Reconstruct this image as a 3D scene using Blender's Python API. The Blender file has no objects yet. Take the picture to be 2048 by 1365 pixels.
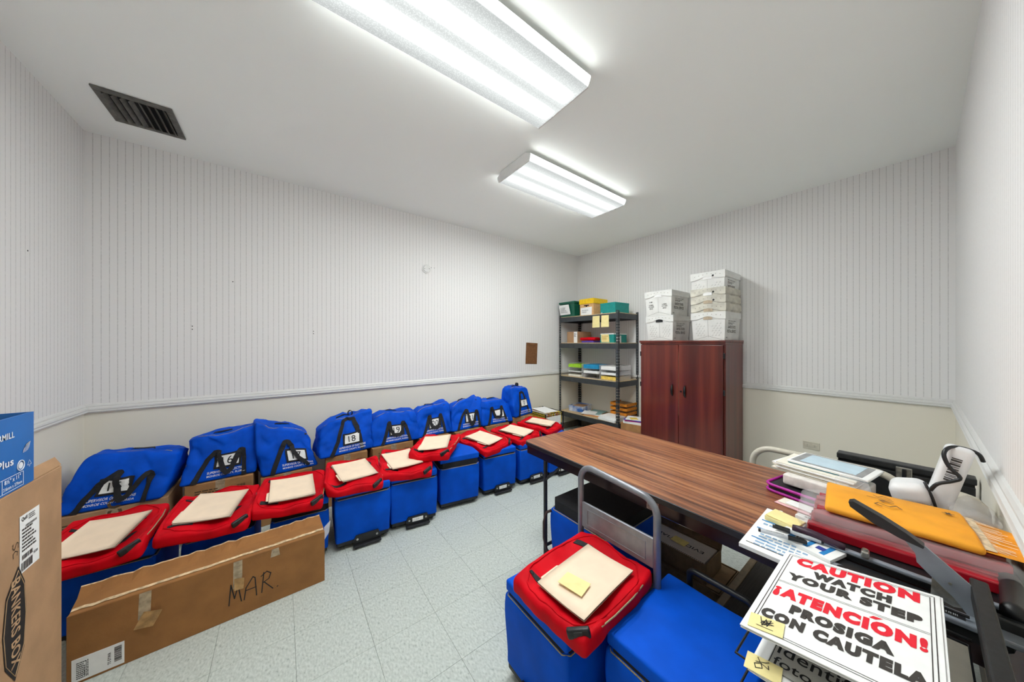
import bpy, bmesh, math, random
from mathutils import Vector, Matrix, noise
random.seed(7)
S = bpy.context.scene
C = S.collection
PI = math.pi

# ------------------------------------------------------------------ camera, world, exposure
XB, YA, XC, YD, H = 4.043, 3.496, -1.098, -0.163, 2.88
cd = bpy.data.cameras.new('camera'); cam = bpy.data.objects.new('camera', cd); C.objects.link(cam)
cd.sensor_fit = 'HORIZONTAL'; cd.sensor_width = 36.0; cd.lens = 612.6/2048*36
cd.shift_y = 4.1/2048; cd.clip_start = 0.01
cam.location = (0, 0, 1.40); cam.rotation_euler = (PI/2, 0, math.radians(53.05-90))
S.camera = cam
w = bpy.data.worlds.new('world'); S.world = w; w.use_nodes = True
w.node_tree.nodes['Background'].inputs[0].default_value = (0.6, 0.62, 0.65, 1)
w.node_tree.nodes['Background'].inputs[1].default_value = 0.3
S.view_settings.view_transform = 'Standard'; S.view_settings.look = 'None'
S.view_settings.gamma = 1; S.view_settings.use_curve_mapping = False
S.view_settings.exposure = 1.25
TUBE = 40.0        # radiance of the lit streaks of the ceiling lights
LENS = 0.39        # radiance of the lens between the streaks
S.cycles.diffuse_bounces = 6; S.cycles.max_bounces = 8
S.cycles.adaptive_threshold = .08

# ------------------------------------------------------------------ materials
def lin(c):
    if isinstance(c, str):
        c = tuple(int(c[i:i+2], 16)/255 for i in (0, 2, 4))
    return tuple(x/12.92 if x <= .04045 else ((x+.055)/1.055)**2.4 for x in c) + (1,)
MATS = {}
def mat(name, col, rough=.6, metal=0, spec=.5, var=.08, scale=30, bump=0., bscale=200, trans=0, alpha=1, col2=None, stretch=(1,1,1), coat=0, detail=3, sheen=0):
    if name in MATS: return MATS[name]
    m = bpy.data.materials.new(name); m.use_nodes = True; nt = m.node_tree; N = nt.nodes; L = nt.links
    b = N['Principled BSDF']
    b.inputs['Roughness'].default_value = rough; b.inputs['Metallic'].default_value = metal
    b.inputs['Specular IOR Level'].default_value = spec
    if coat: b.inputs['Coat Weight'].default_value = coat; b.inputs['Coat Roughness'].default_value = .15
    if sheen: b.inputs['Sheen Weight'].default_value = sheen
    if trans: b.inputs['Transmission Weight'].default_value = trans
    if alpha < 1: b.inputs['Alpha'].default_value = alpha
    tc = N.new('ShaderNodeTexCoord'); mp = N.new('ShaderNodeMapping'); mp.inputs['Scale'].default_value = stretch
    L.new(tc.outputs['Object'], mp.inputs[0])
    nz = N.new('ShaderNodeTexNoise'); nz.inputs['Scale'].default_value = scale; nz.inputs['Detail'].default_value = detail
    L.new(mp.outputs[0], nz.inputs['Vector'])
    c = lin(col); c2 = lin(col2) if col2 else tuple(x*(1-var*2) for x in c[:3])+(1,)
    c1 = c if col2 else tuple(min(1, x*(1+var)) for x in c[:3])+(1,)
    r = N.new('ShaderNodeMix'); r.data_type = 'RGBA'
    r.inputs[6].default_value = c1; r.inputs[7].default_value = c2
    mr = N.new('ShaderNodeMapRange'); mr.inputs[1].default_value = .35; mr.inputs[2].default_value = .65
    L.new(nz.outputs['Fac'], mr.inputs[0]); L.new(mr.outputs[0], r.inputs[0])
    L.new(r.outputs[2], b.inputs['Base Color'])
    if bump:
        n2 = N.new('ShaderNodeTexNoise'); n2.inputs['Scale'].default_value = bscale; n2.inputs['Detail'].default_value = 2
        L.new(mp.outputs[0], n2.inputs['Vector'])
        bp = N.new('ShaderNodeBump'); bp.inputs['Strength'].default_value = bump; bp.inputs['Distance'].default_value = .004
        L.new(n2.outputs['Fac'], bp.inputs['Height']); L.new(bp.outputs[0], b.inputs['Normal'])
    MATS[name] = m; return m

def wallpaper(name, axis):
    m = bpy.data.materials.new(name); m.use_nodes = True; nt = m.node_tree; N = nt.nodes; L = nt.links
    b = N['Principled BSDF']; b.inputs['Roughness'].default_value = .75; b.inputs['Specular IOR Level'].default_value = .25
    g = N.new('ShaderNodeNewGeometry'); sp = N.new('ShaderNodeSeparateXYZ'); L.new(g.outputs['Position'], sp.inputs[0])
    def M(op, a, bb=None, c=None):
        n = N.new('ShaderNodeMath'); n.operation = op
        for i, v in enumerate((a, bb, c)):
            if v is None: continue
            if isinstance(v, (int, float)): n.inputs[i].default_value = v
            else: L.new(v, n.inputs[i])
        return n.outputs[0]
    co = sp.outputs[axis]
    def stripes(period, off, half, soft):
        d = M('ABSOLUTE', M('SUBTRACT', M('FRACT', M('DIVIDE', M('ADD', co, off), period)), .5))
        d = M('MULTIPLY', d, period)
        mr = N.new('ShaderNodeMapRange'); mr.inputs[1].default_value = half; mr.inputs[2].default_value = half+soft
        mr.inputs[3].default_value = 1; mr.inputs[4].default_value = 0; L.new(d, mr.inputs[0]); return mr.outputs[0]
    P = .0372
    a = stripes(P, 10+.009, .0012, .0013)
    f = stripes(P/6, 10, .0004, .0010)
    cb = N.new('ShaderNodeCombineXYZ'); L.new(M('MULTIPLY', co, 140.), cb.inputs[0]); L.new(M('MULTIPLY', sp.outputs[2], 60.), cb.inputs[2])
    nz = N.new('ShaderNodeTexNoise'); nz.inputs['Scale'].default_value = 1; nz.inputs['Detail'].default_value = 2; L.new(cb.outputs[0], nz.inputs['Vector'])
    mr = N.new('ShaderNodeMapRange'); mr.inputs[1].default_value = .3; mr.inputs[2].default_value = .6; mr.inputs[3].default_value = .45; mr.inputs[4].default_value = 1
    L.new(nz.outputs['Fac'], mr.inputs[0])
    fac = M('ADD', M('MULTIPLY', M('MULTIPLY', a, mr.outputs[0]), .42), M('MULTIPLY', M('MULTIPLY', f, mr.outputs[0]), .10))
    mx = N.new('ShaderNodeMix'); mx.data_type = 'RGBA'; mx.inputs[6].default_value = lin('ecebea'); mx.inputs[7].default_value = lin('7b7674')
    L.new(fac, mx.inputs[0])
    # painted dado below the chair rail
    mz = N.new('ShaderNodeMix'); mz.data_type = 'RGBA'; L.new(M('LESS_THAN', sp.outputs[2], .95), mz.inputs[0])
    L.new(mx.outputs[2], mz.inputs[6]); mz.inputs[7].default_value = lin('ebe6d8')
    L.new(mz.outputs[2], b.inputs['Base Color'])
    return m
WPX, WPY = wallpaper('wallpaper_along_x', 0), wallpaper('wallpaper_along_y', 1)

def floor_material():
    m = bpy.data.materials.new('vinyl_tile'); m.use_nodes = True; nt = m.node_tree; N = nt.nodes; L = nt.links
    b = N['Principled BSDF']; b.inputs['Roughness'].default_value = .38; b.inputs['Specular IOR Level'].default_value = .4
    g = N.new('ShaderNodeNewGeometry'); oi = N.new('ShaderNodeObjectInfo')
    mp = N.new('ShaderNodeMapping'); mp.inputs['Scale'].default_value = (120, 62, 1); mp.inputs['Rotation'].default_value = (0, 0, .5); L.new(g.outputs['Position'], mp.inputs[0])
    nz = N.new('ShaderNodeTexNoise'); nz.inputs['Scale'].default_value = 1; nz.inputs['Detail'].default_value = 4; L.new(mp.outputs[0], nz.inputs['Vector'])
    cr = N.new('ShaderNodeValToRGB'); e = cr.color_ramp.elements
    e[0].position = .30; e[0].color = lin('98a09a'); e[1].position = .64; e[1].color = lin('c8cec8')
    e2 = cr.color_ramp.elements.new(.37); e2.color = lin('b2b9b3'); e3 = cr.color_ramp.elements.new(.5); e3.color = lin('bcc3bd')
    L.new(nz.outputs['Fac'], cr.inputs[0])
    hs = N.new('ShaderNodeHueSaturation'); L.new(cr.outputs[0], hs.inputs['Color'])
    mr = N.new('ShaderNodeMapRange'); mr.inputs[3].default_value = .985; mr.inputs[4].default_value = 1.015
    L.new(oi.outputs['Random'], mr.inputs[0]); L.new(mr.outputs[0], hs.inputs['Value'])
    L.new(hs.outputs[0], b.inputs['Base Color'])
    return m

def wood(name, c1, c2, c3, axis, freq, rough, dist=3., coat=0.):
    m = bpy.data.materials.new(name); m.use_nodes = True; nt = m.node_tree; N = nt.nodes; L = nt.links
    b = N['Principled BSDF']; b.inputs['Roughness'].default_value = rough
    if coat: b.inputs['Coat Weight'].default_value = coat; b.inputs['Coat Roughness'].default_value = .12
    tc = N.new('ShaderNodeTexCoord'); mp = N.new('ShaderNodeMapping')
    sc = [freq, freq, freq]; sc[axis] = freq*.035; mp.inputs['Scale'].default_value = sc
    L.new(tc.outputs['Object'], mp.inputs[0])
    nz = N.new('ShaderNodeTexNoise'); nz.inputs['Scale'].default_value = 1; nz.inputs['Detail'].default_value = 5; nz.inputs['Distortion'].default_value = dist*.2
    L.new(mp.outputs[0], nz.inputs['Vector'])
    cr = N.new('ShaderNodeValToRGB'); e = cr.color_ramp.elements
    e[0].position = .33; e[0].color = lin(c1); e[1].position = .64; e[1].color = lin(c3)
    k = cr.color_ramp.elements.new(.5); k.color = lin(c2)
    L.new(nz.outputs['Fac'], cr.inputs[0]); L.new(cr.outputs[0], b.inputs['Base Color'])
    return m

def lens_material():
    m = bpy.data.materials.new('prismatic_lens_lit'); m.use_nodes = True; nt = m.node_tree; N = nt.nodes; L = nt.links
    N.remove(N['Principled BSDF']); out = N['Material Output']
    em = N.new('ShaderNodeEmission'); em.inputs[0].default_value = (.955, 1.0, .985, 1); L.new(em.outputs[0], out.inputs[0])
    tc = N.new('ShaderNodeTexCoord'); sp = N.new('ShaderNodeSeparateXYZ'); L.new(tc.outputs['Object'], sp.inputs[0])
    def M(op, a, bb=None):
        n = N.new('ShaderNodeMath'); n.operation = op
        for i, v in enumerate((a, bb)):
            if v is None: continue
            if isinstance(v, (int, float)): n.inputs[i].default_value = v
            else: L.new(v, n.inputs[i])
        return n.outputs[0]
    def R(v, a, bb, c, d):
        mr = N.new('ShaderNodeMapRange'); mr.interpolation_type = 'SMOOTHSTEP'
        for i, k in enumerate((a, bb, c, d)): mr.inputs[i+1].default_value = k
        L.new(v, mr.inputs[0]); return mr.outputs[0]
    d = M('ABSOLUTE', M('SUBTRACT', M('ABSOLUTE', sp.outputs[1]), .078))
    s = R(d, .008, .062, 1, 0); s = M('POWER', s, 3.); gl = R(d, .045, .115, 1.18, .86)
    ex = R(M('ABSOLUTE', sp.outputs[0]), .52, .62, 1, 0)
    vo = N.new('ShaderNodeTexVoronoi'); vo.inputs['Scale'].default_value = 150; L.new(tc.outputs['Object'], vo.inputs['Vector'])
    pr = R(vo.outputs['Distance'], 0., .6, 1.05, .80)
    sd = R(M('ABSOLUTE', sp.outputs[1]), .199, .212, 0, 4.)
    st = M('ADD', M('ADD', M('MULTIPLY', M('MULTIPLY', pr, gl), LENS), sd), M('MULTIPLY', M('MULTIPLY', s, ex), TUBE))
    L.new(st, em.inputs[1]); return m

BLUE  = mat('blue_nylon', '0050cc', .62, spec=.12, var=.10, scale=9, bump=.25, bscale=900)
BLUE2 = mat('blue_nylon_bin', '0054d0', .60, spec=.12, var=.08, scale=7, bump=.25, bscale=900)
RED   = mat('red_nylon', 'd00318', .60, spec=.12, var=.10, scale=9, bump=.25, bscale=900)
BLK   = mat('black_webbing', '15151a', .75, var=.2, scale=80, bump=.3, bscale=500)
BLKP  = mat('black_plastic', '17181b', .42, var=.1)
BLKM  = mat('black_metal', '1c1c1e', .38, metal=.3, var=.15)
DKG   = mat('charcoal_steel', '3a3b3c', .42, metal=.55, var=.1)
SHELFM= mat('shelf_steel', '43474a', .45, metal=.3, var=.08, scale=12)
GOLD  = mat('zipper_tape', 'a89a72', .5, var=.2, scale=300)
MAN   = mat('manila', 'f0d9bf', .8, var=.02, scale=15)
WHITE = mat('white_paper', 'f1f1ef', .8, var=.015)
CREAM = mat('cream_paper', 'ece7d8', .8, var=.02)
YEL   = mat('yellow_note', 'f3e3a0', .8, var=.03)
YELB  = mat('yellow_bright', 'f5c80f', .6, var=.05)
KRAFT = mat('kraft_cardboard', 'a87a4c', .85, var=.07, scale=14, bump=.1, bscale=120)
KRAFT2= mat('kraft_cardboard_brown', '9a6a3a', .85, var=.07, scale=9, bump=.1, bscale=120)
KRAFT3= mat('kraft_cardboard_grey', 'b08a66', .85, var=.06, scale=9, bump=.1, bscale=120)
TORN  = mat('torn_card', 'dcc19a', .9, var=.2, scale=60)
TAPE  = mat('packing_tape', 'd8c4a4', .25, var=.15, scale=40, alpha=.55)
INK   = mat('black_ink', '1a1a1a', .7, var=.05)
INKR  = mat('red_ink', 'e3122b', .7, var=.03)
INKG  = mat('dark_grey_ink', '38332f', .7, var=.05)
INKW  = mat('white_print', 'e8ecf2', .7, var=.03)
TUBW  = mat('white_corrugated_plastic', 'e3e3df', .5, var=.05, scale=6)
TUBC  = mat('aged_corrugated_plastic', 'd6d2c4', .55, var=.12, scale=9)
MAHO  = wood('mahogany_laminate', '4e1a11', '61241a', '742f20', 2, 11, .32, 1., .3)
WALNUT= wood('walnut_laminate', '553121', '8b5537', 'a9724b', 1, 42, .34, 4., .1)
CEIL  = mat('ceiling_paint', 'f9fcf9', .9, var=.004, scale=3, bump=.05, bscale=300)
TRIM  = mat('trim_paint', 'dcdcda', .45, var=.01)
GREY  = mat('grey_metal_paint', '84868c', .35, metal=.35, var=.05)
GREYT = mat('trimmer_grey', '8b929c', .4, metal=.15, var=.04)
BEIGE = mat('beige_enamel', 'cfc8b8', .35, var=.03)
STEEL = mat('bright_steel', 'c9c7bf', .28, metal=.9, var=.15, scale=60)
FLOORM= floor_material()
BAG   = mat('thin_clear_film', 'f6f6f8', .10, var=.02, alpha=.20)
CLEAR = mat('clear_plastic', 'f4f4f6', .12, var=.02, alpha=.30)
VENTM = mat('vent_metal', '66645e', .5, metal=.2, var=.15)
DARK  = mat('dark_void', '0c0c0c', .9)
PARTB = mat('particle_board', 'cdb48f', .8, var=.15, scale=120)
TEAL  = mat('teal_board', '0c8d86', .6, var=.05)
GREEN = mat('green_tote_plastic', '0c5a46', .45, var=.06)
LENSM = lens_material()

# ------------------------------------------------------------------ mesh helpers
class MB:
    """collects shapes; build() links them as one mesh object"""
    def __init__(s): s.v = []; s.f = []; s.mi = []; s.sm = []
    def add(s, vs, fs, mi=0, smooth=False, M=None):
        o = len(s.v)
        s.v += [tuple(M @ Vector(p)) if M else tuple(p) for p in vs]
        s.f += [tuple(i+o for i in f) for f in fs]; s.mi += [mi]*len(fs); s.sm += [smooth]*len(fs)
        return s
    def box(s, a, b, mi=0, M=None, fn=None):
        x0, y0, z0 = a; x1, y1, z1 = b
        vs = [(x0,y0,z0),(x1,y0,z0),(x1,y1,z0),(x0,y1,z0),(x0,y0,z1),(x1,y0,z1),(x1,y1,z1),(x0,y1,z1)]
        return s.add(vs, [(3,2,1,0),(4,5,6,7),(0,1,5,4),(1,2,6,5),(2,3,7,6),(3,0,4,7)], mi, M=M)
    def bbox(s, a, b, r=.004, mi=0, M=None, n=1):
        """box with bevelled edges"""
        c = [(a[i]+b[i])/2 for i in range(3)]; d = [abs(b[i]-a[i]) for i in range(3)]
        r = min(r, min(d)*.45)
        vs, fs = rounded(d, r, (1,1,1), n)
        return s.add([(p[0]+c[0], p[1]+c[1], p[2]+c[2]) for p in vs], fs, mi, n > 1, M)
    def prism(s, poly, z0, z1, mi=0, M=None, smooth=False):
        n = len(poly)
        vs = [(p[0], p[1], z0) for p in poly]+[(p[0], p[1], z1) for p in poly]
        fs = [tuple(range(n-1, -1, -1)), tuple(range(n, 2*n))]
        fs += [(i, (i+1) % n, (i+1) % n+n, i+n) for i in range(n)]
        return s.add(vs, fs, mi, smooth, M)
    def cyl(s, p, q, r, n=12, mi=0, r2=None, M=None):
        p = Vector(p); q = Vector(q); d = (q-p).normalized(); r2 = r if r2 is None else r2
        u = d.orthogonal().normalized(); v = d.cross(u)
        vs = []
        for c, rr in ((p, r), (q, r2)):
            for i in range(n):
                a = 2*PI*i/n; vs.append(c+(u*math.cos(a)+v*math.sin(a))*rr)
        o = len(s.v)
        s.add(vs, [(i, (i+1) % n, (i+1) % n+n, i+n) for i in range(n)], mi, True, M)
        s.add(vs, [tuple(range(n-1, -1, -1)), tuple(range(n, 2*n))], mi, False, M)
        return s
    def tube(s, pts, r, n=10, mi=0, M=None, closed=False):
        pts = [Vector(p) for p in pts]; k = len(pts); rings = []; u = None
        for i, p in enumerate(pts):
            if closed: d = (pts[(i+1) % k]-pts[i-1])
            else: d = (pts[min(i+1, k-1)]-pts[max(i-1, 0)])
            d.normalize()
            if u is None: u = d.orthogonal().normalized()
            u = (u-d*u.dot(d)).normalized(); v = d.cross(u)
            rings += [p+(u*math.cos(2*PI*j/n)+v*math.sin(2*PI*j/n))*r for j in range(n)]
        fs = []
        for i in range(k if closed else k-1):
            a = i*n; b = ((i+1) % k)*n
            fs += [(a+j, a+(j+1) % n, b+(j+1) % n, b+j) for j in range(n)]
        if not closed: fs += [tuple(range(n-1, -1, -1)), tuple(range((k-1)*n, k*n))]
        return s.add(rings, fs, mi, True, M)
    def sheet(s, P00, P10, P11, P01, t=.0005, mi=0):
        """thin slab over four corners, thickness t along the normal"""
        a, b, c, d = (Vector(p) for p in (P00, P10, P11, P01))
        nrm = (b-a).cross(d-a).normalized()*t
        vs = [a, b, c, d, a+nrm, b+nrm, c+nrm, d+nrm]
        return s.add(vs, [(3,2,1,0),(4,5,6,7),(0,1,5,4),(1,2,6,5),(2,3,7,6),(3,0,4,7)], mi)
    def map(s, fn): s.v = [tuple(fn(*p)) for p in s.v]; return s
    def xf(s, M): s.v = [tuple(M @ Vector(p)) for p in s.v]; return s
    def mesh(s, name, mats):
        me = bpy.data.meshes.new(name); me.from_pydata(s.v, [], s.f)
        for m in (mats if isinstance(mats, (list, tuple)) else [mats]): me.materials.append(m)
        me.polygons.foreach_set('material_index', s.mi); me.polygons.foreach_set('use_smooth', s.sm)
        me.update(); return me
    def build(s, name, mats, parent=None):
        return link(name, s.mesh(name, mats), parent)

def link(name, me, parent=None):
    o = bpy.data.objects.new(name, me); C.objects.link(o); o.parent = parent; return o

def rounded(size, r, sub=(4,4,4), n=2):
    """rounded box surface centred on 0: sub = divisions of the flat part, n = divisions of the corner"""
    def line(L, k):
        h = L/2; pts = []
        for i in range(n): pts.append(-h+r*i/n)
        for i in range(k+1): pts.append(-h+r+(L-2*r)*i/k)
        for i in range(1, n+1): pts.append(h-r+r*i/n)
        return pts
    ax = [line(size[i], sub[i]) for i in range(3)]
    idx = {}; vs = []; fs = []
    inner = [size[i]/2-r for i in range(3)]
    def V(p):
        key = tuple(round(c, 6) for c in p)
        if key in idx: return idx[key]
        c = [max(-inner[i], min(inner[i], p[i])) for i in range(3)]
        d = Vector([p[i]-c[i] for i in range(3)])
        if d.length > 1e-9:
            e = [abs(x)/r for x in d]; m = max(e)
            # spread the grid evenly over the corner
            d = Vector([math.copysign(math.tan(abs(x)/r*PI/4), x) for x in d]) if n > 1 else d
            d = d.normalized()*r
        idx[key] = len(vs); vs.append((c[0]+d.x, c[1]+d.y, c[2]+d.z)); return idx[key]
    for a in range(3):
        b, c = (a+1) % 3, (a+2) % 3
        for sgn in (-1, 1):
            for i in range(len(ax[b])-1):
                for j in range(len(ax[c])-1):
                    q = []
                    for (di, dj) in ((0,0),(1,0),(1,1),(0,1)):
                        p = [0, 0, 0]; p[a] = sgn*size[a]/2; p[b] = ax[b][i+di]; p[c] = ax[c][j+dj]; q.append(V(p))
                    if sgn < 0: q.reverse()
                    if len(set(q)) == 4: fs.append(tuple(q))
    return vs, fs

def soft(size, r, sub, fn=None, n=3, z0=True):
    vs, fs = rounded(size, r, sub, n)
    if z0: vs = [(p[0], p[1], p[2]+size[2]/2) for p in vs]
    if fn: vs = [fn(*p) for p in vs]
    return MB().add(vs, fs, 0, True)

_tx = {}
def text(s, bold=0., extend=1.0):
    """flat text outlines -> (2D verts in a 0..w x 0..h box, faces)"""
    k = (s, bold, extend)
    if k in _tx: return _tx[k]
    cu = bpy.data.curves.new('text', 'FONT'); cu.body = s; cu.offset = bold; cu.resolution_u = 3; cu.fill_mode = 'FRONT'; cu.space_character = 1+bold*3
    o = bpy.data.objects.new('text', cu); C.objects.link(o)
    bpy.context.view_layer.update()
    me = bpy.data.meshes.new_from_object(o.evaluated_get(bpy.context.evaluated_depsgraph_get()))
    vs = [v.co.copy() for v in me.vertices]; fs = [tuple(p.vertices) for p in me.polygons]
    bpy.data.objects.remove(o); bpy.data.curves.remove(cu); bpy.data.meshes.remove(me)
    if vs:
        x0 = min(v.x for v in vs); y0 = min(v.y for v in vs); x1 = max(v.x for v in vs); y1 = max(v.y for v in vs)
    else: x0 = y0 = 0; x1 = y1 = 1
    _tx[k] = ([(v.x-x0, v.y-y0) for v in vs], fs, x1-x0, y1-y0); return _tx[k]
def write(mb, s, o, right, up, width=None, height=None, bold=0., mi=0, align='l'):
    vs, fs, W, Hh = text(s, bold)
    if not vs: return mb
    sx = width/W if width else height/Hh; sy = height/Hh if height else sx
    o = Vector(o); right = Vector(right).normalized(); up = Vector(up).normalized()
    if align == 'c': o = o-right*(W*sx/2)
    return mb.add([o+right*(x*sx)+up*(y*sy) for x, y in vs], fs, mi)
def bars(mb, o, right, up, w, h, n, mi=0, seed=1, t=.0004):
    rnd = random.Random(seed); o = Vector(o); right = Vector(right).normalized(); up = Vector(up).normalized()
    x = 0
    while x < w:
        b = rnd.choice((.4, .7, 1.1))*w/n
        if x+b > w: break
        p = o+right*x; mb.add([p, p+right*b, p+right*b+up*h, p+up*h], [(0,1,2,3)], mi); x += b+rnd.choice((.4, .8))*w/n
    return mb
def scribble(mb, pts, o, right, up, sc, wd, mi=0, normal=None):
    """pen strokes: list of polylines in 2D"""
    o = Vector(o); right = Vector(right).normalized(); up = Vector(up).normalized()
    for pl in pts:
        for (a, b) in zip(pl[:-1], pl[1:]):
            d = Vector((b[0]-a[0], b[1]-a[1])); L = d.length
            if L < 1e-6: continue
            d /= L; nn = Vector((-d.y, d.x))*wd/sc/2; e = d*wd/sc/2
            q = [(a[0]-e.x+nn.x, a[1]-e.y+nn.y), (a[0]-e.x-nn.x, a[1]-e.y-nn.y), (b[0]+e.x-nn.x, b[1]+e.y-nn.y), (b[0]+e.x+nn.x, b[1]+e.y+nn.y)]
            mb.add([o+right*(x*sc)+up*(y*sc) for x, y in q], [(0,1,2,3)], mi)
    return mb
def arc(c, r, a0, a1, n, ax=(1,0,0), ay=(0,0,1)):
    c = Vector(c); ax = Vector(ax); ay = Vector(ay)
    return [c+ax*(r*math.cos(a0+(a1-a0)*i/n))+ay*(r*math.sin(a0+(a1-a0)*i/n)) for i in range(n+1)]

def tag(o, label, cat, group=None):
    o['label'] = label; o['category'] = cat
    if group: o['group'] = group
    return o
def thing(name, label, cat, loc=(0,0,0), rz=0, group=None):
    o = bpy.data.objects.new(name, None); C.objects.link(o); o.empty_display_size = .05
    o.location = loc; o.rotation_euler = (0, 0, math.radians(rz)); return tag(o, label, cat, group)
def struct(o): o['kind'] = 'structure'; return o

# ================================================================== the room
T = .12
fl = MB().box((XC-T, YD-T, -.10), (XB+T, YA+T, -.004)).build('floor', mat('tile_joint', '8d948e', .9)); struct(fl)
TS = .294; GAP = .0009
full = None
x = .047*1.06-TS*12
while x < XB:
    y = .30*1.06-TS*8+.90-TS*3
    while y < YA:
        a0, a1, b0, b1 = max(x, XC), min(x+TS, XB), max(y, YD), min(y+TS, YA)
        if a1-a0 > .01 and b1-b0 > .01:
            whole = abs(a1-a0-TS) < 1e-6 and abs(b1-b0-TS) < 1e-6
            cx, cy = (a0+a1)/2, (b0+b1)/2; hx, hy = (a1-a0)/2-GAP/2, (b1-b0)/2-GAP/2
            if whole and full: me = full
            else:
                me = MB().bbox((-hx, -hy, -.006), (hx, hy, 0), .0008).mesh('tile', FLOORM)
                if whole: full = me
            o = link('tile', me, fl); o.location = (cx, cy, 0)
        y += TS
    x += TS
ce = MB().box((XC-T, YD-T, H), (XB+T, YA+T, H+.1)).build('ceiling', CEIL); struct(ce)
wb = struct(MB().box((XC-T, YA, 0), (XB+T, YA+T, H)).build('wall_back', WPX))
wr = struct(MB().box((XB, YD-T, 0), (XB+T, YA, H)).build('wall_right', WPY))
wl = struct(MB().box((XC-T, YD-T, 0), (XC, YA, H)).build('wall_left', WPY))
wf = struct(MB().box((XC, YD-T, 0), (XB, YD, H)).build('wall_front', WPX))
# chair rail: a moulded profile (distance from the wall, height)
prof = [(0,.972),(.006,.968),(.012,.958),(.012,.950),(.020,.944),(.022,.934),(.019,.927),(.022,.921),(.020,.914),(.010,.910),(0,.908)]
def rail(name, p, q, nrm):
    p = Vector(p); q = Vector(q); nrm = Vector(nrm); k = len(prof)
    vs = [p+nrm*d+Vector((0,0,z)) for d, z in prof]+[q+nrm*d+Vector((0,0,z)) for d, z in prof]
    fs = [(i, i+1, i+1+k, i+k) for i in range(k-1)]+[tuple(range(k)), tuple(range(2*k-1, k-1, -1))]
    return struct(MB().add(vs, fs).build(name, TRIM))
rail('trim_1', (XC, YA, 0), (XB, YA, 0), (0,-1,0)); rail('trim_2', (XB, YA, 0), (XB, YD, 0), (-1,0,0))
rail('trim_3', (XC, YD, 0), (XC, YA, 0), (1,0,0)); rail('trim_4', (XB, YD, 0), (XC, YD, 0), (0,1,0))
BASEM = mat('vinyl_cove_base', '6f675c', .5)
for nm, a, b in (('baseboard_back', (XC, YA-.008, 0), (XB, YA, .10)), ('baseboard_right', (XB-.008, YD, 0), (XB, YA-.008, .10)),
                 ('baseboard_left', (XC, YD, 0), (XC+.008, YA-.008, .10)), ('baseboard_front', (XC+.008, YD, 0), (XB-.008, YD+.008, .10))):
    struct(MB().bbox(a, b, .003).build(nm, BASEM))
# screw holes and nail marks left in the wallpaper
def hole(X, Z, r=.004):
    MB().cyl((X, YA-.0008, Z), (X, YA+.002, Z), r, 8).build('screw_hole', DARK, wb)
for px, pz in ((-.571,1.535),(-.571,1.51),(.245,1.513),(.245,1.49),(1.425,2.30),(1.465,2.30),(-.33,1.92)): hole(px, pz)
for yy, zz in ((2.42, 1.66), (2.9, 1.9)):
    MB().cyl((XC-.001, yy, zz), (XC+.0008, yy, zz), .004, 8).build('screw_hole', DARK, wl)
MB().cyl((1.9, YD-.001, 2.66), (1.9, YD+.001, 2.66), .004, 8).build('screw_hole', DARK, wf)

# ================================================================== ceiling lights
LW, LL, LD = .435, 1.265, .085
def ceiling_light(cx, cy, label):
    t = thing('ceiling_light', label, 'ceiling light', (cx, cy, H), 0, 'fluorescent ceiling lights')
    MB().bbox((-LL/2, -LW/2+.05, -.030), (LL/2, LW/2-.05, -.0005), .004).bbox((-LL/2, -LW/2+.0005, -.037), (LL/2, LW/2-.0005, -.030), .002).build('housing', TRIM, t)
    a, b = LW/2-.022, LW/2; L = LL/2-.006
    sec = [(-b, -.035), (-b, -.05), (-a-.004, -LD), (a+.004, -LD), (b, -.05), (b, -.035)]
    vs = [(-L, y, z) for y, z in sec]+[(L, y, z) for y, z in sec]
    fs = [(i, i+6, i+7, i+1) for i in range(5)]
    MB().add(vs, fs).build('lens', LENSM, t)
    for s in (-1, 1):
        pl = [(y*1.012, z-.003 if z < -.06 else z) for y, z in sec]+[(.16, -.004), (-.16, -.004)]
        m = MB(); n = len(pl)
        v = [(s*L, y, z) for y, z in pl]+[(s*(L+.007), y, z) for y, z in pl]
        m.add(v, [tuple(range(n)), tuple(range(2*n-1, n-1, -1))]+[(i, i+n, (i+1) % n+n, (i+1) % n) for i in range(n)])
        m.build('end_plate', TRIM, t)
    return t
ceiling_light(.705, 1.285, 'long fluorescent ceiling light cut off by the top of the picture')
ceiling_light(2.14, 1.995, 'fluorescent ceiling light farther off, above the long table and shelves')

# ceiling vent
v = thing('ceiling_vent', 'dark grey metal air vent set in the ceiling above the duffel bags', 'air vent', (-.715, 3.015, H))
hw, hd = .162, .178
m = MB()
for a, b in (((-hw,-hd,-.012),(hw,-hd+.034,0)), ((-hw,hd-.034,-.012),(hw,hd,0)), ((-hw,-hd+.034,-.012),(-hw+.034,hd-.034,0)), ((hw-.034,-hd+.034,-.012),(hw,hd-.034,0))): m.bbox(a, b, .003)
m.build('frame', VENTM, v)
MB().box((-hw+.034, -hd+.034, -.0025), (hw-.034, hd-.034, -.0005)).build('backing', DARK, v)
n = 8
for i in range(n):
    X = -hw+.045+(2*hw-.09)*i/(n-1); tl = -.85 if i < 4 else .85
    M_ = Matrix.Translation((X, 0, -.011)) @ Matrix.Rotation(tl, 4, 'Y')
    MB().bbox((-.0150, -hd+.034, -.0009), (.0150, hd-.034, .0009), .0004, M=M_).build('slat', VENTM, v)

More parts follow.
